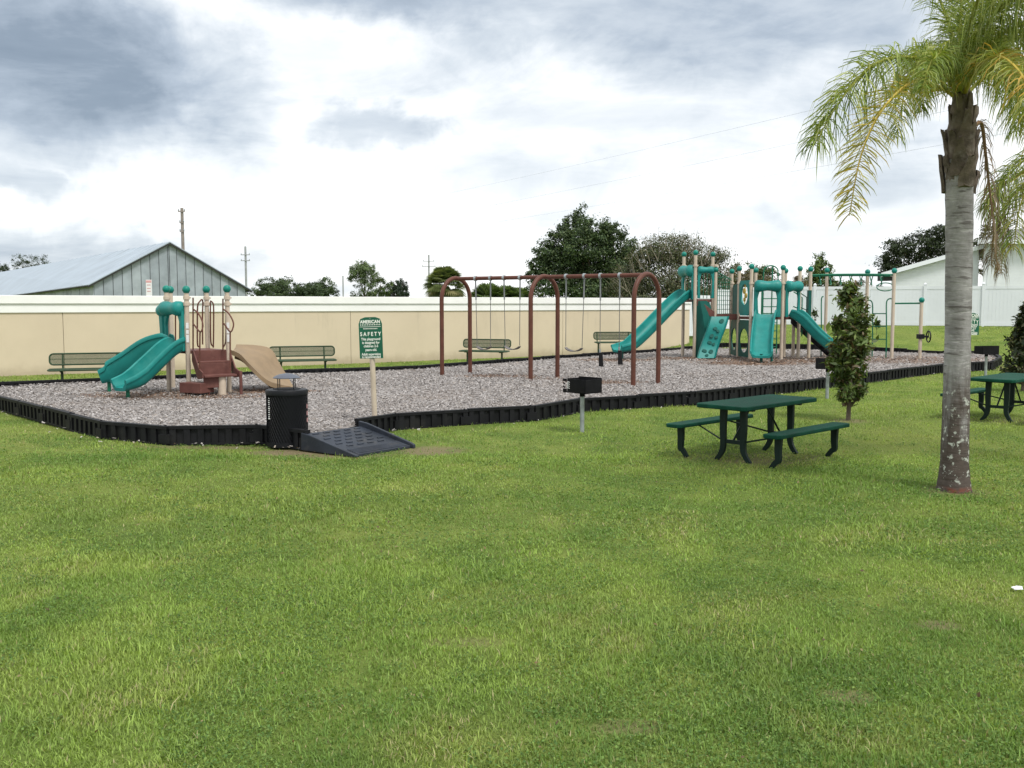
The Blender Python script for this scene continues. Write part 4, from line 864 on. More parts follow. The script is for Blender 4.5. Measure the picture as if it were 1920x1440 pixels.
# ramp stair between tower and main deck, with its maroon side board
MB().prism([Vector((6.46, 33.66, 2.24)), Vector((7.08, 33.68, 1.78)), Vector((7.08, 33.68, 1.50)), Vector((6.46, 33.66, 2.00))], (0, .05, 0)).build('stair_stringer', M['maroon'], bp_, bevel=.005)
MB().prism([Vector((7.16, 33.70, 1.70)), Vector((7.92, 33.86, 1.70)), Vector((7.92, 33.86, 1.50)), Vector((7.16, 33.70, 1.50))], (0, .04, 0)).build('toe_board', M['maroon'], bp_, bevel=.005)
for k in range(4): MB().box((6.62 + k * .14, 34.2, 2.12 - k * .12), (.18, .8, .04)).build('tread', M['maroon'], bp_)
# dark curved climbing wall under the tower
rings = []
for i in range(11):
    t = i / 10; x0 = 6.30 + .10 * t; z = 2.16 - (2.16 - MUZ) * t; wv = .52 + .18 * math.sin(math.pi * t * .8)
    rings.append([Vector((x0 + .02, 33.80 - .05 * t, z)), Vector((x0 + wv * .5, 33.62 - .30 * math.sin(math.pi * .5 * t), z)), Vector((x0 + wv + .1, 33.80 - .1 * t, z)), Vector((x0 + wv + .1, 33.88 - .1 * t, z)), Vector((x0 + wv * .5, 33.72 - .30 * math.sin(math.pi * .5 * t), z)), Vector((x0 + .02, 33.88 - .05 * t, z))])
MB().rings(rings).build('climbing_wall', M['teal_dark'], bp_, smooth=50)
# green net panel between tower stair and main deck
nw = MB()
for k in range(9):
    t = k / 8; p = Vector(d_ + (0,)).lerp(Vector(e_ + (0,)), t); nw.tube([p + Vector((0, 0, 1.7)), p + Vector((0, 0, 2.95 + .25 * (1 - t)))], .012, 5)
for k in range(9):
    z = 1.7 + k * .16; nw.tube([Vector((*d_, z)), Vector((*e_, z))], .010, 5)
nw.tube([Vector((*d_, 3.2)), Vector((*e_, 2.9))], .022, 6).tube([Vector((*b_, 3.25)), Vector((*d_, 3.1))], .018, 6).build('net_panel', M['green'], bp_)
nw = MB()
for k in range(8):
    t = (k + .5) / 8; p = Vector(c_ + (0,)).lerp(Vector(a_ + (0,)), t); nw.tube([p + Vector((0, 0, 2.25)), p + Vector((0, 0, 3.25))], .013, 5)
nw.tube([Vector((*c_, 3.25)), Vector((*a_, 3.25))], .02, 6).build('barrier', M['green'], bp_)
# climber with painted cutouts, leaning on the deck
Wv, Dv = Vector((.62, .10, 0)), Vector((-.56, -.50, -1.42)); O = Vector((6.86, 33.20, 1.62)); NN = Wv.cross(Dv).normalized(); NN = NN if NN.y < 0 else -NN
wave = lambda t: NN * (.05 * math.sin(t * math.pi * 2.2))
rings = []
for i in range(15):
    t = i / 14; c = O + Dv * t + wave(t)
    rings.append([c + NN * .05, c + Wv * .05 + NN * .0, c + Wv * .95, c + Wv + NN * .09, c + Wv * 1.06 + NN * .02, c + Wv * 1.06 - NN * .07, c - NN * .06])
cl = MB().rings(rings).build('climber', M['teal'], bp_, smooth=45)
for (u0, t0_, ru, rv_, an) in ((.68, .12, .15, .045, .5), (.45, .30, .12, .035, .1), (.66, .36, .10, .03, -.4), (.42, .47, .13, .04, .5), (.72, .50, .10, .03, .2), (.45, .62, .13, .035, -.3), (.7, .66, .09, .03, .6), (.3, .82, .14, .035, -.3), (.68, .84, .13, .045, .4), (.5, .93, .1, .025, 0)):
    c = O + Dv * t0_ + wave(t0_) + Wv * u0 + NN * .008; wu = Wv.normalized(); dv_ = NN.cross(wu)
    rg = [c + wu * (math.cos(q) * ru * .62 * math.cos(an) - math.sin(q) * rv_ * 1.5 * math.sin(an)) + dv_ * (math.cos(q) * ru * .62 * math.sin(an) + math.sin(q) * rv_ * 1.5 * math.cos(an)) for q in [2 * math.pi * k / 12 for k in range(12)]]
    MB().rings([rg, [p + NN * .028 for p in rg]]).build('painted_cutout', M['teal_dark'], cl)  # solid dark ovals stand in for cutouts, their shade put into the colour
# arched ladder behind the deck, guard bars
cA = Wd(1444, 570, 36.0); zt_ = Wd(0, 498, 36).z
for hw, r in ((.27, .024),):
    pts = [(cA.x - hw, 36, MUZ), (cA.x - hw, 36, 2.2), (cA.x - hw, 36, zt_ - .3), (cA.x - hw * .75, 36, zt_ - .08), (cA.x, 36, zt_), (cA.x + hw * .75, 36, zt_ - .08), (cA.x + hw, 36, zt_ - .3), (cA.x + hw, 36, 2.2), (cA.x + hw, 36, MUZ)]
    bar(bp_, pts, r, M['green'], 'arch_ladder')
for dx_ in (-.42, -.05, .42): bar(bp_, [(cA.x + dx_, 35.6, D2), (cA.x + dx_, 35.6, zt_ - .05 if dx_ == -.05 else 2.9)], .024, M['green'], 'guard_bar', smooth=False)
for k in range(7): bar(bp_, [(cA.x - .27, 36, .45 + k * .3), (cA.x + .27, 36, .45 + k * .3)], .018, M['green'], 'rung', smooth=False)
bar(bp_, [(cA.x - .42, 35.6, D2 + .08), (cA.x + .42, 35.6, D2 + .08)], .02, M['green'], 'guard_bar', smooth=False)
# stair on the right with rails
for s_ in (0, .55):
    p0, p1 = Vector((k_[0] + .05, k_[1] + .3 + s_, 0)), Vector((l_[0] - .05, l_[1] + .2 + s_, 0))
    for za, zb_ in ((2.48, 2.28), (1.96, 1.84)): bar(bp_, [p0 + Vector((0, 0, za)), p1 + Vector((0, 0, zb_)), p1 + Vector((.02, 0, .9))], .022, M['green'], 'handrail', smooth=False)
MB().box((l_[0] - .02, l_[1] + .02, 2.05), (.10, .2, .95)).build('rail_plate', M['teal_dark'], bp_)
for k in range(6):
    MB().box((10.25 + k * .24, 34.1, D2 - .12 - k * .23), (.28, .75, .045)).build('stair_tread', M['maroon'], bp_)
for y in (33.72, 34.48): MB().prism([Vector((10.0, y, 1.60)), Vector((11.6, y, .2)), Vector((11.35, y, .17)), Vector((10.0, y, 1.36))], (0, .04, 0)).build('stair_stringer', M['blackmetal'], bp_)
# overhead ladder
zl = Wd(0, 516, 33.6).z
for s_, off_ in ((0, Vector((0, 0, 0))), (1, Vector((.35, 1.25, 0)))):
    p0, p1 = Vector((*l_, zl)) + off_, Vector((*o_p, zl)) + off_
    bar(bp_, [p0, p0.lerp(p1, .3) + Vector((0, 0, .02)), p0.lerp(p1, .7) + Vector((0, 0, .02)), p1], .03, M['green'], 'ladder_rail')
for k in range(1, 8):
    t = k / 8; p = Vector((*l_, zl)).lerp(Vector((*o_p, zl)), t); q = p + Vector((.35, 1.25, 0))
    bar(bp_, [p, p + Vector((.02, .25, -.28)), p.lerp(q, .5) + Vector((0, 0, -.32)), q + Vector((-.02, -.25, -.28)), q], .018, M['green'], 'ladder_rung')
lp = Wd(1660, 538, 33.6)
ring_pts = [lp + Vector((.30 * math.cos(q), 0, .14 * math.sin(q))) for q in [2 * math.pi * k / 20 for k in range(20)]]
MB().tube(ring_pts, .018, 6, closed=True).build('ring_grip', M['green'], bp_, smooth=60)
# end ladders under the overhead ladder
for px_, top_, hook, dd in ((1636, 563, -9, 33.8), (1662, 560, 11, 33.3), (1540, 556, 4, 34.6)):
    q = [Wd(px_ + hook, top_, dd), Wd(px_ + hook * .35, top_ + 1, dd), Wd(px_, top_ + 9, dd), Wd(px_, 600, dd), Wd(px_, 640, dd), (Wd(px_, 640, dd).x, dd, MUZ - .03)]
    bar(bp_, q, .022, M['green'], 'ladder_upright')
for py in (588, 612, 636): bar(bp_, [Wd(1636, py, 33.8), Wd(1662, py, 33.3)], .018, M['green'], 'rung', smooth=False)
bar(bp_, [Wd(1675, 569, 33.2), Wd(1728, 568.5, 32.8)], .028, M['green'], 'chinning_bar', smooth=False)
wc = Wd(1741, 631, 32.7); pm = Vector((*p_p, wc.z))
MB().tube([pm, wc], .035, 8).box(pm, (.2, .2, .16)).build('wheel_arm', M['blackmetal'], bp_)
wr = MB(); ax = (wc - pm).normalized(); s1 = Vector((0, 0, 1)); s2 = ax.cross(s1); s2 = (s2 * .92 + ax * .35).normalized()
wr.tube([wc + s1 * (.19 * math.cos(q)) + s2 * (.19 * math.sin(q)) for q in [2 * math.pi * k / 20 for k in range(20)]], .022, 6, closed=True)
for q in (0, 2.09, 4.19): wr.tube([wc, wc + s1 * (.19 * math.cos(q)) + s2 * (.19 * math.sin(q))], .014, 5)
wr.build('steering_wheel', M['blackmetal'], bp_, smooth=60)

# ------------------------------------------------------------------ picnic tables
LT = math.atan2(.69, .72)
def picnic_table(label, x, y, rz):
    t = thing('picnic_table', label, 'picnic table', (x, y, gz(x, y) + .0), rz, 'green picnic tables', local=True)
    def slabt(w, l, z, th, name, y0=0):
        h = MB(); b = .045; x0, x1, y_0, y_1 = -l / 2, l / 2, y0 - w / 2, y0 + w / 2
        pl = [(x0 + b, y_0), (x1 - b, y_0), (x1, y_0 + b), (x1, y_1 - b), (x1 - b, y_1), (x0 + b, y_1), (x0, y_1 - b), (x0, y_0 + b)]
        o = MB().prism([Vector((p[0], p[1], z - th)) for p in pl], (0, 0, th)).build(name, M['table'], t, bevel=.012); return o
    slabt(.76, 1.83, .765, .055, 'tabletop'); slabt(.255, 1.83, .455, .05, 'seat', .74); slabt(.255, 1.83, .455, .05, 'seat', -.74)
    def leg(x, ytop, z, out_):      # flat tapered leg that curves at the foot
        c = bez([(x, ytop, z), (x, ytop + .005 * out_, z * .6), (x, ytop + .0 * out_, z * .28), (x, ytop + .035 * out_, .09), (x, ytop + .105 * out_, .0)], 12); rings = []
        for i, p in enumerate(c):
            k = i / 12; w = .046 - .020 * k; hx = .026 - .006 * k
            T = (c[min(i + 1, 12)] - c[max(i - 1, 0)]).normalized(); S = Vector((0, T.z, -T.y)).normalized()
            rings.append([p + S * w + Vector((hx, 0, 0)), p - S * w + Vector((hx, 0, 0)), p - S * w - Vector((hx, 0, 0)), p + S * w - Vector((hx, 0, 0))])
        MB().rings(rings).build('leg', M['leg'], t, smooth=40)
    for sx in (-.58, .58):
        for sy in (-1, 1): leg(sx, sy * .15, .71, sy)
        MB().box((sx, 0, .26), (.03, .28, .05)).build('cross_bar', M['leg'], t)
        MB().tube([(sx, 0, .27), (sx * .30, 0, .70)], .014, 6).build('brace', M['leg'], t)
        MB().box((sx, 0, .695), (.06, .60, .03)).build('top_bracket', M['leg'], t)
        for sy in (-1, 1):
            leg(sx * 1.22, sy * .74, .41, -sy)
            MB().tube([(sx, sy * .17, .27), (sx * .62, sy * .70, .40)], .012, 6).build('seat_brace', M['leg'], t)
    return t
picnic_table('green picnic table standing between the grill and the palm', 3.30, 12.80, LT)
picnic_table('green picnic table at the right edge, partly behind the palm trunk', 8.85, 17.0, LT)

# ------------------------------------------------------------------ park grills
def grill(label, px, py, d, rz):
    p = Wd(px, 700, d); z0 = gz(p.x, p.y); t = thing('park_grill', label, 'grill', (p.x, p.y, z0), rz, 'pedestal grills on the lawn', local=True)
    MB().tube([(0, 0, -.05), (0, 0, .585)], .036, 12).build('post', M['galv'], t, smooth=60)
    MB().tube([(0, 0, .58), (0, 0, .65)], .045, 12).build('socket', M['grill'], t, smooth=60)
    w, dp, z0_, z1_ = .50, .38, .645, .865
    fb = MB().box((0, 0, z0_ + .008), (w, dp, .016)); th = .012
    fb.box((0, dp / 2 - th / 2, (z0_ + z1_) / 2 + .02), (w, th, z1_ - z0_)); fb.box((w / 2 - th / 2, 0, (z0_ + z1_) / 2), (th, dp, z1_ - z0_))
    # left and front sides with notches that hold the grate
    fb.box((-w / 2 + th / 2, .05, (z0_ + z1_) / 2), (th, dp - .10, z1_ - z0_))
    o = fb.build('firebox', M['grill'], t)
    fr_ = MB(); y = -dp / 2 + th / 2
    fr_.box((w * .13, y, (z0_ + z1_) / 2), (w * .74 - .002, th, z1_ - z0_)); fr_.box((-w * .42, y, z0_ + .03), (w * .16, th, .06)); fr_.box((-w * .42, y, z1_ - .02), (w * .16, th, .04))
    fr_.build('front_plate', M['grill'], o)
    nt_ = MB()
    for k in range(4): nt_.box((-w * .5 - .004, -dp / 2 + .03, z0_ + .03 + k * .055), (.05, .012, .018), Matrix.Rotation(R(25), 3, 'Y'))
    nt_.build('grate_notch', M['grill'], o)
    gm = MB()
    for k in range(4): gm.box((-w * .255 + .012, -dp / 2 - .006, z0_ + .075 + k * .032), (.045, .006, .012), Matrix.Rotation(R(12), 3, 'Y'))
    gm.box((-w * .255 - .014, -dp / 2 - .006, z0_ + .122), (.016, .006, .11)); gm.build('pale_notch_mark', mat('painted_notch_light', (.55, .54, .54), .8), o)  # pale solid bars paint daylight showing through notches; the plate is uncut here
    gr = MB()
    for k in range(10): gr.tube([(-w / 2 + .03 + k * .048, -dp / 2 + .02, z1_ - .055), (-w / 2 + .03 + k * .048, dp / 2 - .02, z1_ - .055)], .006, 5)
    gr.build('grate', M['grill'], t)
grill('black pedestal grill standing in front of the swing set', 1092, 808, 15.35, R(-48))
grill('black pedestal grill half hidden behind the slender shrub', 1552, 745, 20.6, R(165))
grill('black pedestal grill beyond the right picnic table, by the rounded bed end', 1848, 707, 26.8, R(188))

# ------------------------------------------------------------------ litter bin
lb = thing('litter_bin', 'black mesh litter bin with domed lid beside the ramp', 'litter bin', tuple(W(531, 841, 0)))
x, y = lb.location.x, lb.location.y + .28; lb['_o'] = tuple(lb.location); rB = .290; hB = .80
MB().lathe([(rB - .018, .03), (rB - .018, hB - .02)], (x, y, 0), 40).build('liner', M['blackmetal'], lb, smooth=60)
ms_ = MB(); nd, nr = 44, 16
for k in range(nd):
    for sgn in (1, -1):
        pts = []
        for j in range(nr + 1):
            a = 2 * math.pi * (k + sgn * j * .5) / nd; pts.append((x + rB * math.cos(a), y + rB * math.sin(a), .05 + (hB - .08) * j / nr))
        ms_.tube(pts, .0055, 3, cap=False)
ms_.build('mesh_side', M['blackmetal'], lb)
MB().lathe([(rB + .006, 0), (rB + .006, .06), (rB - .006, .062)], (x, y, 0.01), 40).build('base_ring', M['blackmetal'], lb, smooth=40)
MB().lathe([(rB - .03, hB - .05), (rB + .010, hB - .05), (rB + .016, hB), (rB + .004, hB + .022), (.20, hB + .030), (.19, hB + .010), (rB - .03, hB + .004)], (x, y, 0), 40).build('rim', M['blackmetal'], lb, smooth=40)
MB().lathe([(.19, hB + .022), (.195, hB + .036), (.03, hB + .036)], (x, y, 0), 32).build('inner_ring', M['rubber'], lb)
for k in range(4):
    a = 2 * math.pi * k / 4 + .9; MB().tube([(x + .155 * math.cos(a), y + .155 * math.sin(a), hB), (x + .155 * math.cos(a), y + .155 * math.sin(a), hB + .20)], .007, 6).build('lid_rod', M['blackmetal'], lb)
MB().lathe([(.190, hB + .185), (.196, hB + .192), (.15, hB + .222), (.09, hB + .243), (.03, hB + .252), (.002, hB + .253)], (x, y, 0), 32).build('dome_lid', M['greymetal'], lb, smooth=50)
mk = MB(); rn = random.Random(2); a = R(283.3 - 58)
for k in range(11):
    z = .42 + k * .029; mk.box((x + (rB + .006) * math.cos(a), y + (rB + .006) * math.sin(a), z), (.006, rn.uniform(.018, .034), rn.uniform(.006, .02)), rotz(a + rn.uniform(-.02, .02)))
mk.build('faded_lettering', M['sticker'], lb)
lab_ = MB(); a = R(283.3 + 72)
for k in range(3): lab_.box((x + (rB + .006) * math.cos(a), y + (rB + .006) * math.sin(a), .38 + k * .1), (.006, .022, .06), rotz(a))
lab_.build('side_label', M['pink'], lb)

# ------------------------------------------------------------------ access ramp
Aq, Cq = Vector((*W(577, 811, .25)[:2], .25)), Vector((*W(656, 851, .02)[:2], .02))
wv_ = Vector((.62, .78, 0)).normalized(); lvv = Vector((.80, -.60, 0)).normalized(); WR, LR = 1.04, 1.0
O0 = Aq + Vector((-.03, 0, 0))
rp = thing('access_ramp', 'dark plastic access ramp with raised kerb leading into the bed', 'ramp', (O0.x, O0.y, 0))
def rpt(w, l, z): q = O0 + wv_ * w + lvv * l; return Vector((q.x, q.y, z))
zA = .235
MB().prism([rpt(0, 0, 0), rpt(0, 0, zA), rpt(0, LR, .03), rpt(0, LR, 0)], wv_ * WR).build('ramp_deck', M['ramp'], rp)
for w, kh in ((-.045, .012), (WR, .075)):
    MB().prism([rpt(w, -.05, 0), rpt(w, -.05, zA + kh), rpt(w, .12, zA - .02 + kh), rpt(w, LR + .0, .03 + kh * .6), rpt(w, LR + .06, .02 + kh * .4), rpt(w, LR + .06, 0)], wv_ * .045).build('kerb_edge', M['ramp'], rp, bevel=.008)
sl_ = math.atan2(.205, LR); tM = Matrix((( lvv.x, wv_.x, 0), (lvv.y, wv_.y, 0), (0, 0, 1))) @ Matrix.Rotation(sl_, 3, 'Y')
tread0 = None
for i in range(6):
    for j in range(5):
        w = .12 + j * .195 + (.09 if i % 2 else 0); l = .07 + i * .118
        if w > WR - .1: continue
        q = rpt(w, l, zA - .205 * l / LR + .004)
        if tread0 is None:
            tread0 = MB().box((0, 0, 0), (.030, .105, .012), tM).build('grip_bar', M['ramp'], rp, bevel=0, origin=(0, 0, 0)); tread0.parent = rp; o = tread0
        else: o = bpy.data.objects.new('grip_bar', tread0.data); col.objects.link(o); o.parent = rp
        o.location = q - rp.location
for k in range(4): MB().prism([rpt(.03, .80 + k * .045, .080 - k * .009), rpt(.03, .815 + k * .045, .083 - k * .009), rpt(.03, .83 + k * .045, .070 - k * .009)], wv_ * (WR - .06)).build('grip_ridge', M['ramp'], rp)

# ------------------------------------------------------------------ signs
def text_mesh(s, size, mat_, parent, loc, Mrot, sx=1.0, extr=.0015, bold=0.0):
    cu = bpy.data.curves.new('t', 'FONT'); cu.body = s; cu.size = size; cu.align_x = 'CENTER'; cu.align_y = 'CENTER'; cu.extrude = extr; cu.offset = bold
    o = bpy.data.objects.new('t', cu); col.objects.link(o); dg = bpy.context.evaluated_depsgraph_get()
    me = bpy.data.meshes.new_from_object(o.evaluated_get(dg)); bpy.data.objects.remove(o); bpy.data.curves.remove(cu)
    me.transform(Matrix.Diagonal((sx, 1, 1, 1))); me.transform(Mrot.to_4x4()); me.materials.clear()
    q = finish('lettering', me, mat_, parent); q.location = loc; return q
def safety_sign(label, px, d, pz0, z_lo, z_hi, w, rz, lean, full, group='green playground safety signs'):
    p = Wd(px, 600, d); t = thing('safety_sign', label, 'sign', (p.x, p.y, pz0), 0, group, local=True); t.rotation_euler = (0, lean, rz)
    H = z_hi - z_lo
    MB().tube([(0, .035, -.15), (0, .035, z_lo + .1 - pz0)], .043, 14).build('sign_post', M['post'], t, smooth=60)
    zl, zh = z_lo - pz0, z_hi - pz0; c = .085 * w / .39
    out_ = [(-w / 2, zl), (w / 2, zl), (w / 2, zh - c * 1.3), (w / 2 - c * .35, zh - c * .35), (w / 2 - c * 1.3, zh), (-w / 2 + c * 1.3, zh), (-w / 2 + c * .35, zh - c * .35), (-w / 2, zh - c * 1.3)]
    board = MB().prism([Vector((x, -.014, z)) for x, z in out_], (0, .012, 0)).build('sign_board', M['signgreen'], t)
    k = w / .39; RX = Matrix.Rotation(math.pi / 2, 3, 'X')
    MB().lathe([(.008, -.002), (.008, .002)], (0, -.016, zh - .02 * k), 8, RX).build('bolt', M['galv'], board)
    def T(s, size, fz, sx=1.0, bold=0.0): text_mesh(s, size * k, M['letter'], board, (0, -.0175, zl + fz * H), RX, sx, bold=bold)
    T('AMERICAN', .075, .885, .90, .0022)
    ln = MB()
    for q in range(12): ln.box(((q - 5.5) * .029 * k, -.0165, zl + .815 * H), (.013 * k, .003, .018 * k))
    for q in range(11): ln.box(((q - 5) * .022 * k, -.0165, zl + .722 * H), (.012 * k, .003, .016 * k))
    ln.box((0, -.0165, zl + .768 * H), (w * .9, .003, .006)); ln.build('small_print', M['letter'], board)
    T('S A F E T Y', .088, .588, .84, .002)
    for s, fz, sx in (('This playground', .468, .86), ('is designed for', .382, .86), ('children 2-5', .298, .86), ('years old.', .208, .86), ('Adult supervision', .102, .78), ('is recommended', .036, .80)): T(s, .058, fz, sx, .0010)
    return t
pS = W(703, 803, 0.0)
d_s = 15.2; zl_, zh_ = Wd(0, 672, d_s).z, Wd(0, 594.5, d_s).z
safety_sign('green safety sign on a beige post behind the ramp', 700, d_s, 0.0, zl_, zh_, 44.5 / F * d_s, R(-6), R(-1.6), True)
d_s2 = 29.5; safety_sign('green sign on a beige post seen just right of the palm trunk', 1819, d_s2, 0.0, Wd(0, 628, d_s2).z, Wd(0, 587, d_s2).z, 38 / F * d_s2, R(12), 0, True)

# ------------------------------------------------------------------ park benches along the wall
def park_bench(label, px, d, z0, rz, L=1.83):
    p = Wd(px, 640, d); t = thing('park_bench', label, 'bench', (p.x, p.y, z0), rz, 'green mesh benches along the wall', local=True)
    # local: x along the bench, -y is the front
    def frame_panel(c, w, h, tilt, name, nwx, nwy):
        Mx = Matrix.Rotation(tilt, 3, 'X'); rc = min(.09, h * .35); pts = []
        for (sx, sy, a0) in ((1, 1, 0), (-1, 1, 90), (-1, -1, 180), (1, -1, 270)):
            for k in range(5):
                a = R(a0 + k * 22.5); pts.append(Vector((sx * (w / 2 - rc) + rc * math.cos(a), 0, sy * (h / 2 - rc) + rc * math.sin(a))))
        fo = MB().tube([Mx @ q + Vector(c) for q in pts], .020, 8, closed=True).build(name, M['bench'], t, smooth=60)
        ms = MB()
        for k in range(1, nwx): xk = -w / 2 + w * k / nwx; ms.box(Mx @ Vector((xk, 0, 0)) + Vector(c), (.008, .004, h - .01), Mx)
        for k in range(1, nwy): zk = -h / 2 + h * k / nwy; ms.box(Mx @ Vector((0, 0, zk)) + Vector(c), (w - .02, .004, .016 if k == nwy // 2 else .008), Mx)
        ms.build('wire_mesh', M['bench'], fo)
    frame_panel((0, .24, .70), L, .27, R(-9), 'backrest', 84, 14)
    frame_panel((0, -.02, .455), L, .40, R(-88), 'seat', 84, 20)
    for sx in (-.62, .62):
        MB().tube([(sx, .02, -.15), (sx, .02, .42)], .032, 10).build('leg', M['bench'], t, smooth=60)
        MB().box((sx, .0, .425), (.06, .36, .04)).build('seat_bracket', M['bench'], t)
        bar(t, [(sx, .10, .43), (sx, .22, .46), (sx, .235, .58), (sx, .27, .82)], .022, M['bench'], 'back_support')
    return t
wa = math.atan2(wd.y, wd.x)
park_bench('green mesh bench at the left end, half hidden by the double slide', 166, 23.5, 0.0, wa * .55)
park_bench('green mesh bench by the wall behind the tan slide', 568, 27.3, 0.0, wa * .55)
park_bench('green mesh bench turned slightly right behind the first swings', 908, 32.0, 0.03, R(-20), 1.7)
park_bench('green mesh bench by the wall beside the long slide end', 1152, 36.6, 0.14, R(8), 1.5)

# ------------------------------------------------------------------ queen palm
def frond(parent, pts, nleaf, Lmax, pal, seed, droop=.9, dens=3, name='frond', fold=.6, wid=.0054, curl=0.0):
    rr = np.random.default_rng(seed); n = 40; P = bez(pts, n); rad = [.020 * (1 - i / n) + .004 for i in range(n + 1)]
    VV = []; CC = []; pal = np.array(pal)
    for i in range(nleaf):
        t = .12 + .88 * i / nleaf; k = t * n; j = min(int(k), n - 1); p = P[j].lerp(P[j + 1], k - j); T = (P[j + 1] - P[j]).normalized()
        S = T.cross(Vector((0, 0, 1)));  S = S.normalized() if S.length > .05 else Vector((1, 0, 0)); U = S.cross(T)
        L = Lmax * (.35 + .65 * math.sin(math.pi * min(1, .12 + t * .86)) ** .7)
        for s in (-1, 1):
            for q in range(dens if t > .1 else 1):
                el = rr.normal(.25, .8) * fold; dv = (S * s * math.cos(el) + U * math.sin(el) + T * rr.uniform(.35, .9)).normalized()
                l = L * rr.uniform(.7, 1.1); w = wid * rr.uniform(.8, 1.2); sd_ = dv.cross(Vector((rr.normal(), rr.normal(), rr.normal()))).normalized() * w
                p1 = p + dv * l * .35; p2 = p + dv * l * .68 + Vector((0, 0, -droop * l * .22)); p3 = p + dv * l * .82 + Vector((0, 0, -droop * l * .62))
                VV += [p - sd_ * .6, p1 - sd_, p2 - sd_ * .8, p3, p2 + sd_ * .8, p1 + sd_, p + sd_ * .6, p1]
                c = pal[rr.integers(0, len(pal))] * rr.uniform(.75, 1.25); CC += [c] * 8
    V = np.array([tuple(q) for q in VV]); m = len(V) // 8; b8 = (np.arange(m) * 8)[:, None]
    Q = np.concatenate([b8 + np.array([[0, 1, 5, 6]]), b8 + np.array([[1, 2, 4, 5]]), b8 + np.array([[2, 3, 3, 4]])])
    T3 = np.concatenate([b8 + np.array([[0, 1, 5]]), b8 + np.array([[0, 5, 6]]), b8 + np.array([[1, 2, 4]]), b8 + np.array([[1, 4, 5]]), b8 + np.array([[2, 3, 4]])])
    ob = npmesh(name, V, T3, M['palm'], np.array(CC), parent, k=3)
    rc = tuple(float(x) for x in pal.mean(0)); st = MB().tube(P, rad, 6).build('stalk', stalk_mat(rc), ob, smooth=60)
    return ob
_sm = {}
def stalk_mat(c):
    k = tuple(round(x, 2) for x in c)
    if k not in _sm: _sm[k] = mat('frond_stalk', (min(1, c[0] * 1.2), min(1, c[1] * 1.0), c[2] * .9), .6)
    return _sm[k]
PG = [(.20, .27, .048), (.28, .345, .072), (.145, .21, .038), (.36, .39, .11)]
PY = [(.42, .36, .08), (.34, .34, .085), (.48, .37, .075), (.29, .31, .075)]
PO = [(.48, .31, .05), (.30, .32, .065), (.24, .29, .055), (.34, .33, .08)]
PD = [(.21, .15, .10), (.28, .20, .14), (.15, .11, .075), (.18, .165, .085)]
dp = 10.35
pbase = W(1789, 922, 0.0); pz = gz(pbase.x, pbase.y)
palm = thing('queen_palm', 'queen palm with pale ringed trunk and drooping yellow green fronds at right', 'palm', (pbase.x, pbase.y, pz))
def pp3(px, py, dd=0): return Wd(px, py, pbase.y + dd)
cl_ = [(1789, 935, 36), (1789, 908, 30), (1790, 865, 25.5), (1793, 760, 24), (1796, 640, 23), (1798, 520, 23.5), (1799, 420, 24), (1799, 350, 24.5), (1800, 300, 25)]
cen = bez([pp3(x, y) for x, y, r in cl_], 48); rd = np.interp(np.linspace(0, 1, 49), np.linspace(0, 1, len(cl_)), [r for *_, r in cl_]) / F * pbase.y
rings = []; rn = random.Random(9)
for i, (c, r) in enumerate(zip(cen, rd)):
    r *= 1 + rn.uniform(-.018, .018); ph = rn.uniform(0, 6)
    rings.append([c + Vector((math.cos(2 * math.pi * k / 22), math.sin(2 * math.pi * k / 22), 0)) * r * (1 + .02 * math.sin(3 * 2 * math.pi * k / 22 + ph * .2) + (.10 * max(0, 1 - i / 3) * math.sin(7 * 2 * math.pi * k / 22))) for k in range(22)])
MB().rings(rings).build('trunk', M['trunk'], palm, smooth=70)
# leaf boots: old frond bases wrapped round the top of the trunk
for k in range(26):
    a = k * 2.4; row = k / 26; zc = Wd(0, 345 - 120 * row, pbase.y).z; r = (.150 + .018 * math.sin(k)) * (1 - .30 * row); ctr = Vector((pp3(1800 + 2 * row, 300).x, pbase.y, 0))
    h = .30 + .16 * row + rn.uniform(-.07, .10); rg = []
    for j in range(6):
        t = j / 5; ww = (.60 - .42 * t) * (1 + .2 * math.sin(j)); rad_ = r + .012 + .055 * t * t * (1 - row * .6) + rn.uniform(-.012, .012)
        row_ = []
        for s in (-1, -.33, .33, 1): aa = a + s * ww; row_.append(ctr + Vector((math.cos(aa) * rad_, math.sin(aa) * rad_, zc - .10 + h * t + rn.uniform(-.02, .02))))
        for s in (1, .33, -.33, -1): aa = a + s * ww; row_.append(ctr + Vector((math.cos(aa) * (rad_ - .03), math.sin(aa) * (rad_ - .03), zc - .10 + h * t)))
        rg.append(row_)
    MB().rings(rg).build('leaf_boot', M['boot'], palm, smooth=50)
MB().tube([pp3(1801, 330), pp3(1802, 240), pp3(1806, 180), pp3(1808, 140)], [.14, .135, .08, .03], 14).build('crown_shaft', M['boot'], palm, smooth=60)
K = lambda *q: [pp3(*a) for a in q]
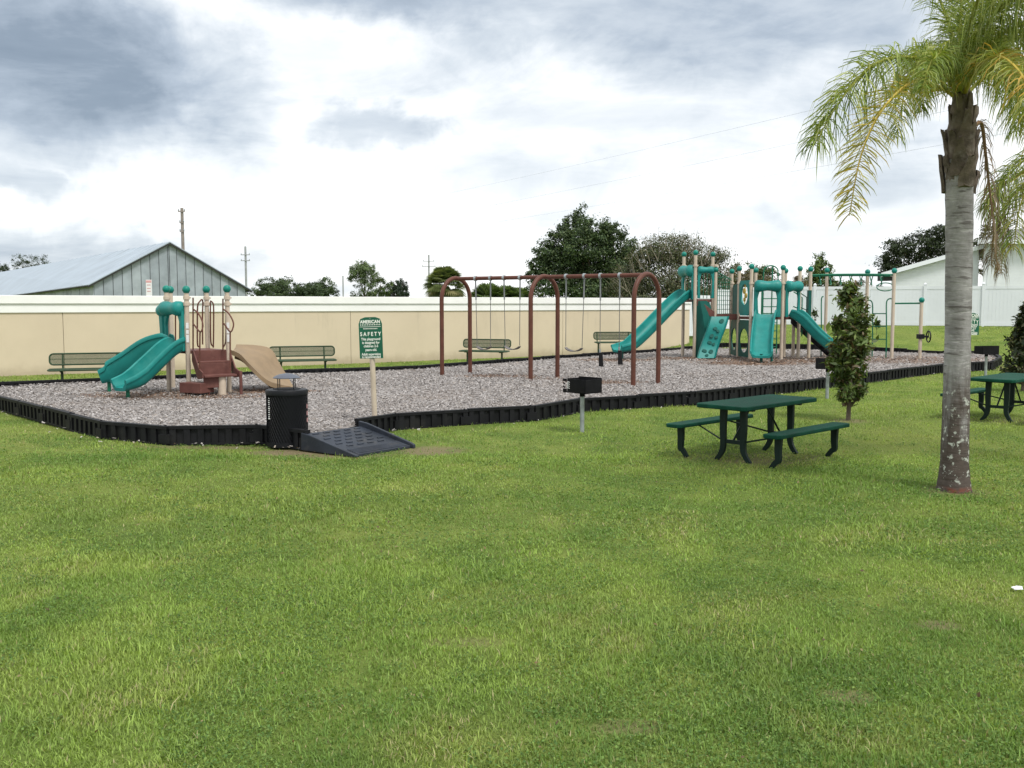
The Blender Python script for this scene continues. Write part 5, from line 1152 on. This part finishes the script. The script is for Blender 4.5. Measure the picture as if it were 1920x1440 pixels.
fr_list = [  # (points, leaflets, length, palette, droop)
    (K((1802, 185), (1770, 135, -.2), (1715, 108, -.5), (1640, 120, -.8), (1575, 190, -1.0), (1525, 275, -1.15)), 95, .52, PG, 1.0),
    (K((1800, 190), (1765, 165, -.1), (1715, 152, -.7), (1655, 205, -1.15), (1615, 290, -1.4), (1592, 405, -1.55)), 105, .42, PY, .35),
    (K((1806, 180), (1832, 128, -.5), (1872, 106, -1.1), (1915, 140, -1.6), (1945, 215, -1.9), (1960, 310, -2.0)), 95, .40, PO, .7),
    (K((1804, 178), (1815, 100, 0), (1850, 20, .1), (1920, -40, .1), (2010, -20, .1), (2080, 60, .1)), 90, .55, PG, 1.1),
    (K((1804, 178), (1795, 100, .2), (1770, 20, .4), (1735, -60, .6), (1690, -110, .8), (1650, -100, .9)), 80, .5, PG, .9),
    (K((1804, 178), (1810, 90, -.2), (1830, 10, -.5), (1870, -60, -.9), (1930, -70, -1.3), (1990, 0, -1.6)), 90, .55, PG, 1.1),
    (K((1806, 180), (1850, 100, .4), (1910, 70, .9), (1970, 100, 1.3), (2030, 180, 1.6), (2060, 280, 1.8)), 90, .5, PG, 1.1),
    (K((1802, 182), (1770, 120, .5), (1740, 95, 1.1), (1715, 120, 1.6), (1695, 180, 2.0), (1680, 260, 2.2)), 80, .42, PG, 1.0),
    (K((1804, 180), (1815, 110, .5), (1840, 80, 1.1), (1868, 100, 1.6), (1890, 170, 2.0), (1905, 250, 2.2)), 85, .5, PG, 1.1),
    (K((1804, 180), (1790, 125, -.4), (1768, 100, -.8), (1745, 118, -1.1), (1730, 165, -1.3)), 55, .30, PG, .9),
    (K((1804, 180), (1830, 120, .3), (1862, 95, .7), (1888, 115, 1.0), (1905, 170, 1.2), (1915, 240, 1.3)), 80, .40, PG, 1.1),
    (K((1806, 180), (1840, 110, -.3), (1885, 60, -.6), (1935, 50, -.8), (1985, 90, -1.0), (2020, 160, -1.1)), 85, .48, PG, 1.2),
    (K((1804, 178), (1830, 90, -.3), (1862, 30, -.6), (1900, 0, -.9), (1950, 20, -1.1), (1990, 80, -1.2)), 85, .48, PG, 1.2),
    (K((1804, 176), (1800, 80, 0), (1803, 0, -.05), (1812, -80, -.1), (1830, -150, -.2)), 70, .45, PG, .5),
    (K((1806, 182), (1850, 145, .1), (1900, 150, .2), (1945, 200, .3), (1970, 280, .3)), 70, .42, PG, 1.2),
    (K((1802, 185), (1775, 140, .3), (1750, 135, .6), (1735, 165, .8), (1728, 210, .9)), 50, .28, PG, 1.1),
]
for i, (pts, nl, L, pal, dr) in enumerate(fr_list): frond(palm, pts, nl, L, pal, 100 + i, dr, dens=3 if pal is PG else 2, fold=.95 if pal is PG else .6)
frond(palm, K((1822, 240), (1840, 232, .15), (1848, 290, .2), (1856, 360, .2), (1864, 430, .2), (1870, 510, .2)), 70, .20, PD, 140, 2.0, dens=1, fold=.5)

# second queen palm standing just outside the right edge; its fronds hang into view
d2 = 12.0; q = Wd(2110, 570, d2); z2 = gz(q.x, q.y); palm2 = thing('queen_palm', 'palm whose green and dry brown fronds droop in at the right edge', 'palm', (q.x, q.y, z2))
def p2(px, py, dd=0): return Wd(px, py, d2 + dd)
hub = p2(2110, 290); MB().tube([(q.x, q.y, z2 - .1), (q.x, q.y, 1.0), hub + Vector((0, 0, -.3)), hub], [.2, .16, .15, .08], 16).build('trunk', M['trunk'], palm2, smooth=60)
K2 = lambda *a: [p2(*b) for b in a]
for i, (pts, nl, L, pal, dr, de) in enumerate((
    (K2((2110, 290), (2040, 250), (1950, 280, -.1), (1890, 330, -.2), (1850, 390, -.3)), 70, .50, PG, 1.2, 3),
    (K2((2110, 290), (2030, 270, -.4), (1960, 300, -.8), (1915, 380, -1.0), (1900, 470, -1.1)), 70, .42, PG + PY[:1], 1.2, 2),
    (K2((2110, 300), (2000, 300, .2), (1905, 330, .3), (1868, 370, .3), (1862, 440, .3), (1858, 500, .3)), 60, .30, PD, 2.2, 2),
    (K2((2110, 300), (2010, 310, .1), (1925, 345, .1), (1888, 385, .1), (1880, 440, .1), (1878, 515, .1)), 60, .26, PD, 2.2, 2),
    (K2((2110, 290), (2120, 150), (2180, 60), (2260, 80), (2320, 180)), 60, .5, PG, 1.1, 2), (K2((2110, 290), (2080, 170, .4), (2040, 100, .9), (1990, 120, 1.3), (1960, 190, 1.6)), 60, .45, PG, 1.1, 2),
    (K2((2110, 290), (2190, 250, -.4), (2260, 290, -.8), (2310, 390, -1)), 60, .5, PG, 1.1, 2), (K2((2110, 290), (2160, 220, .6), (2200, 230, 1.2), (2230, 320, 1.6)), 60, .45, PG, 1.1, 2))):
    frond(palm2, pts, nl, L, pal, 160 + i, dr, dens=de)

# ------------------------------------------------------------------ shrubs with large leaves
def leaf_shrub(name, label, base, outline, n, size, pal, seed, trunk_r=.035, cat='shrub', stems=5, asp=.38, group=None):
    """outline: list of (height, radius) of the crown, leaves set on upright twigs"""
    rr = np.random.default_rng(seed); base = Vector(base); t = thing(name, label, cat, tuple(base), 0, group); hs_ = [o[0] for o in outline]; rs_ = [o[1] for o in outline]
    b = MB(); H = hs_[-1]; tips = []
    b.tube([base + Vector((0, 0, -.1)), base + Vector((.02, 0, H * .3)), base + Vector((-.02, .02, H * .62)), base + Vector((.01, 0, H * .96))], [trunk_r, trunk_r * .75, trunk_r * .45, trunk_r * .12], 8)
    for k in range(stems * 9):
        z0 = rr.uniform(hs_[0], H * .88); a = rr.uniform(0, 6.283); z1 = min(H, z0 + rr.uniform(.15, .45)); r = np.interp(z1, hs_, rs_) * rr.uniform(.55, 1.0)
        p0 = base + Vector((0, 0, z0)); p1 = base + Vector((math.cos(a) * r, math.sin(a) * r, z1)); b.tube([p0, p0.lerp(p1, .5) + Vector((0, 0, -.03)), p1], [trunk_r * .28, trunk_r * .2, trunk_r * .08], 5); tips.append((p0, p1))
    b.build('trunk', M['bark'], t, smooth=60)
    ti = rr.integers(0, len(tips), n); P0 = np.array([tuple(x[0]) for x in tips])[ti]; P1 = np.array([tuple(x[1]) for x in tips])[ti]; s = rr.uniform(.45, 1.08, n)[:, None]
    C = P0 + (P1 - P0) * s + rr.normal(size=(n, 3)) * .045; N_ = (P1 - P0); N_ /= np.linalg.norm(N_, axis=1)[:, None]; N_ = N_ * .5 + np.array([0, -.1, .6])
    pal = np.array(pal); tone = rr.uniform(.7, 1.3, len(tips))[ti]; cc = pal[rr.integers(0, len(pal), n)] * tone[:, None]
    v, f, c = leaves(C, N_, np.full(n, size), asp, cc, rr, .25); npmesh('foliage', v, f, M['palm'], c, t, k=4)
    return t
sb = W(1590, 789, 0)
MAG = [(.070, .112, .027), (.11, .165, .041), (.045, .074, .020), (.17, .225, .065), (.115, .085, .04), (.095, .145, .036)]
leaf_shrub('slender_shrub', 'slender leafy shrub with glossy green leaves beside the picnic table', (sb.x, sb.y, 0), [(.16, .12), (.4, .24), (.7, .34), (1.0, .42), (1.5, .47), (1.75, .45), (1.98, .38), (2.15, .24), (2.34, .07)], 4200, .125, MAG, 71, .045, stems=10)
eb = Wd(1925, 570, 22.5)
leaf_shrub('conical_shrub', 'dark conical shrub at the right edge behind the picnic table', (eb.x, eb.y, 0), [(.1, .42), (.5, .55), (.9, .50), (1.4, .33), (1.8, .16), (2.05, .04)], 4200, .12, [(.022, .038, .012), (.036, .056, .016), (.060, .060, .026), (.018, .028, .010)], 72, .05, stems=12)
for i, (px, d, h, lab) in enumerate(((1645, 42.0, .55, 'small dark plant on the bank by the fence, right of the shrub top'), (1529, 42.5, 1.1, 'thin sapling on the bank left of the slender shrub'))):
    p = at(px, d); leaf_shrub('young_plant', lab, p, [(h * .4, .12), (h * .7, .30), (h, .08)], 150 if i == 0 else 60, .19, [(.03, .05, .018), (.05, .08, .026)], 80 + i, .012, 'plant', 2)

# ------------------------------------------------------------------ litter and grass
lp_ = W(1908, 1104, .03); lt = MB(); rn = random.Random(5); rings = []
for i in range(5):
    t = i / 4; rings.append([Vector((lp_.x - .03 + .06 * t + rn.uniform(-.012, .012), lp_.y + .022 * math.cos(a) + rn.uniform(-.008, .008), .035 + .018 * math.sin(a) * math.sin(math.pi * (t * .8 + .1)) + rn.uniform(-.006, .006))) for a in [2 * math.pi * k / 7 for k in range(7)]])
tag(lt.rings(rings).build('paper_scrap', M['paper'], None, origin=(lp_.x, lp_.y, .02)), 'crumpled white paper scrap on the grass at the right edge', 'litter')

def blades(n, ylo, yhi, hmean, wmean, segs, rr, bend=.6, margin=None):
    y = np.sqrt(rr.uniform(ylo ** 2, yhi ** 2, n)); x = rr.uniform(-1, 1, n) * (.575 * y + .6)
    if margin: y = rr.uniform(ylo, yhi, n); x = rr.choice([-1, 1], n) * (.575 * y + .6 + margin * rr.random(n))
    bare = np.zeros(n)
    for (cx, cy, rx, ry, k) in ((-1.15, 13.35, .5, .45, .8), (-2.3, 12.95, .75, .25, .85), (-3.0, 13.3, .7, .35, .9), (-4.3, 13.75, 1.3, .16, .7), (3.3, 12.6, 1.0, .55, .6), (4.8, 10.35, .3, .25, .8), (5.9, 16.7, .3, .3, .7),
                                (2.73, 6.0, .16, .11, .72), (1.75, 4.86, .15, .11, .72), (.57, 4.5, .22, .10, .6), (-.3, 5.7, .3, .1, .6), (1.2, 7.9, .45, .15, .35)):
        bare = np.maximum(bare, k * np.clip(1.6 - ((x - cx) / rx) ** 2 - ((y - cy) / ry) ** 2, 0, 1))
    dn = vnoise(x, y, .35, 31); keep = (rr.random(n) > bare) & ~inside(x, y) & (rr.random(n) < .35 + .9 * dn)
    # ramp, bin and trunk stand on bare ground
    rx_ = (x - O0.x) * wv_.x + (y - O0.y) * wv_.y; rl_ = (x - O0.x) * lvv.x + (y - O0.y) * lvv.y
    keep &= ~((rx_ > -.06) & (rx_ < WR + .06) & (rl_ > -.1) & (rl_ < LR + .07)); keep &= ((x - lb.location.x) ** 2 + (y - lb.location.y - .28) ** 2 > .31 ** 2) & ((x - pbase.x) ** 2 + (y - pbase.y) ** 2 > .17 ** 2)
    x, y = x[keep], y[keep]; n = len(x); z = tz(x, y) + (vnoise(x, y, 2.6, 3) - .5) * .05
    tall = vnoise(x, y, .9, 33) * .6 + vnoise(x, y, .28, 34) * .4; h = hmean * (.55 + .85 * tall ** 1.5) * rr.uniform(.55, 1.35, n)
    long_ = rr.random(n) < .02 + .05 * (tall > .62); h = np.where(long_, h * 1.9, h)
    a = rr.uniform(0, 6.283, n); lean = rr.uniform(.2, 1.25, n) * bend; dx_, dy_ = np.cos(a), np.sin(a); w = wmean * rr.uniform(.6, 1.4, n)
    sx, sy = -dy_ * w / 2, dx_ * w / 2
    def P(t, k): r = h * lean * t * t; return np.stack([x + dx_ * r + sx * k, y + dy_ * r + sy * k, z - .008 + h * (t - .30 * lean * t * t)], -1)
    # colour: patches of green, yellow green, straw
    p1 = vnoise(x, y, 1.7, 41) * .55 + vnoise(x, y, .55, 42) * .45; p2_ = vnoise(x, y, .8, 43) * .6 + vnoise(x, y, .25, 44) * .4; p3 = vnoise(x, y, 4.5, 45)
    g0, g1, g2, g3 = np.array((.150, .252, .058)), np.array((.262, .372, .086)), np.array((.365, .415, .120)), np.array((.40, .36, .20))
    f1 = np.clip((p1 - .3) / .4, 0, 1)[:, None]; c = g0 + (g1 - g0) * f1
    fy = (np.clip((p2_ - .5) / .3, 0, 1) * .5 + np.clip((p3 - .5) / .4, 0, 1) * .3)[:, None]; c = c * (1 - fy) + g2 * fy
    straw = rr.random(n) < .03 + .10 * (p2_ > .70); c = np.where(straw[:, None], g3, c); c = c * rr.uniform(.60, 1.40, n)[:, None]
    if segs == 2:
        V = np.stack([P(0, -1), P(0, 1), P(.55, .85), P(.55, -.85), P(1, 0)], 1).reshape(-1, 3); b5 = (np.arange(n) * 5)[:, None]
        T = np.concatenate([b5 + [[0, 1, 2]], b5 + [[0, 2, 3]], b5 + [[3, 2, 4]]]); return V, T, np.repeat(c, 5, 0)
    V = np.stack([P(0, -1), P(0, 1), P(1, 0)], 1).reshape(-1, 3); return V, np.arange(3 * n).reshape(-1, 3), np.repeat(c, 3, 0)
def weeds(n, ylo, yhi, size, rr):      # small broad leaves creeping among the grass
    y = np.sqrt(rr.uniform(ylo ** 2, yhi ** 2, n)); x = rr.uniform(-1, 1, n) * (.575 * y + .6); k = (vnoise(x, y, .55, 51) * .6 + vnoise(x, y, .2, 52) * .4 > .50) & ~inside(x, y); x, y = x[k], y[k]; n = len(x)
    C = np.stack([x, y, tz(x, y) + (vnoise(x, y, 2.6, 3) - .5) * .05 + rr.uniform(.010, .034, n)], -1)
    pal = np.array([(.10, .19, .045), (.155, .255, .062), (.205, .295, .078), (.082, .155, .038)]); cc = pal[rr.integers(0, 4, n)] * rr.uniform(.75, 1.25, n)[:, None]
    v, f, c = leaves(C, np.tile(np.array([[0, 0, 1.6]]), (n, 1)), np.full(n, size), .75, cc, rr); T = np.concatenate([f[:, [0, 1, 2]], f[:, [0, 2, 3]]]); return v, T, c
A = [blades(330000, 3.4, 7.5, .040, .0055, 2, rng, .8), blades(270000, 7.5, 13, .040, .0085, 2, rng, .8), blades(230000, 13, 25, .045, .017, 1, rng), blades(110000, 25, 44, .055, .032, 1, rng), blades(95000, 1.5, 9, .042, .009, 2, rng, .8, 3.0), blades(60000, 9, 22, .045, .016, 1, rng, .7, 3.5), weeds(90000, 3.4, 8, .015, rng), weeds(70000, 8, 15, .022, rng)]
off = 0; VV = []; TT = []; CC = []
for v, t, c in A: VV.append(v); TT.append(t + off); CC.append(c); off += len(v)
_n = 900; _y = np.sqrt(rng.uniform(3.6 ** 2, 14 ** 2, _n)); _x = rng.uniform(-1, 1, _n) * (.575 * _y + .6); _k = ~inside(_x, _y); _x, _y = _x[_k], _y[_k]; _n = len(_x)   # dry fallen leaves
_v, _f, _c = leaves(np.stack([_x, _y, tz(_x, _y) + rng.uniform(.02, .04, _n)], -1), np.tile(np.array([[0, 0, 1.4]]), (_n, 1)), rng.uniform(.012, .034, _n), .55, np.array([(.22, .15, .08), (.30, .24, .13), (.14, .095, .06)])[rng.integers(0, 3, _n)], rng)
VV.append(_v); TT.append(np.concatenate([_f[:, [0, 1, 2]], _f[:, [0, 2, 3]]]) + off); CC.append(_c)
tag(npmesh('grass', np.concatenate(VV), np.concatenate(TT), M['grass'], np.concatenate(CC), k=3), 'short green and yellowish grass blades growing over the whole lawn', 'grass', kind='stuff')
for o in bpy.data.objects:
    if '_o' in o: del o['_o']
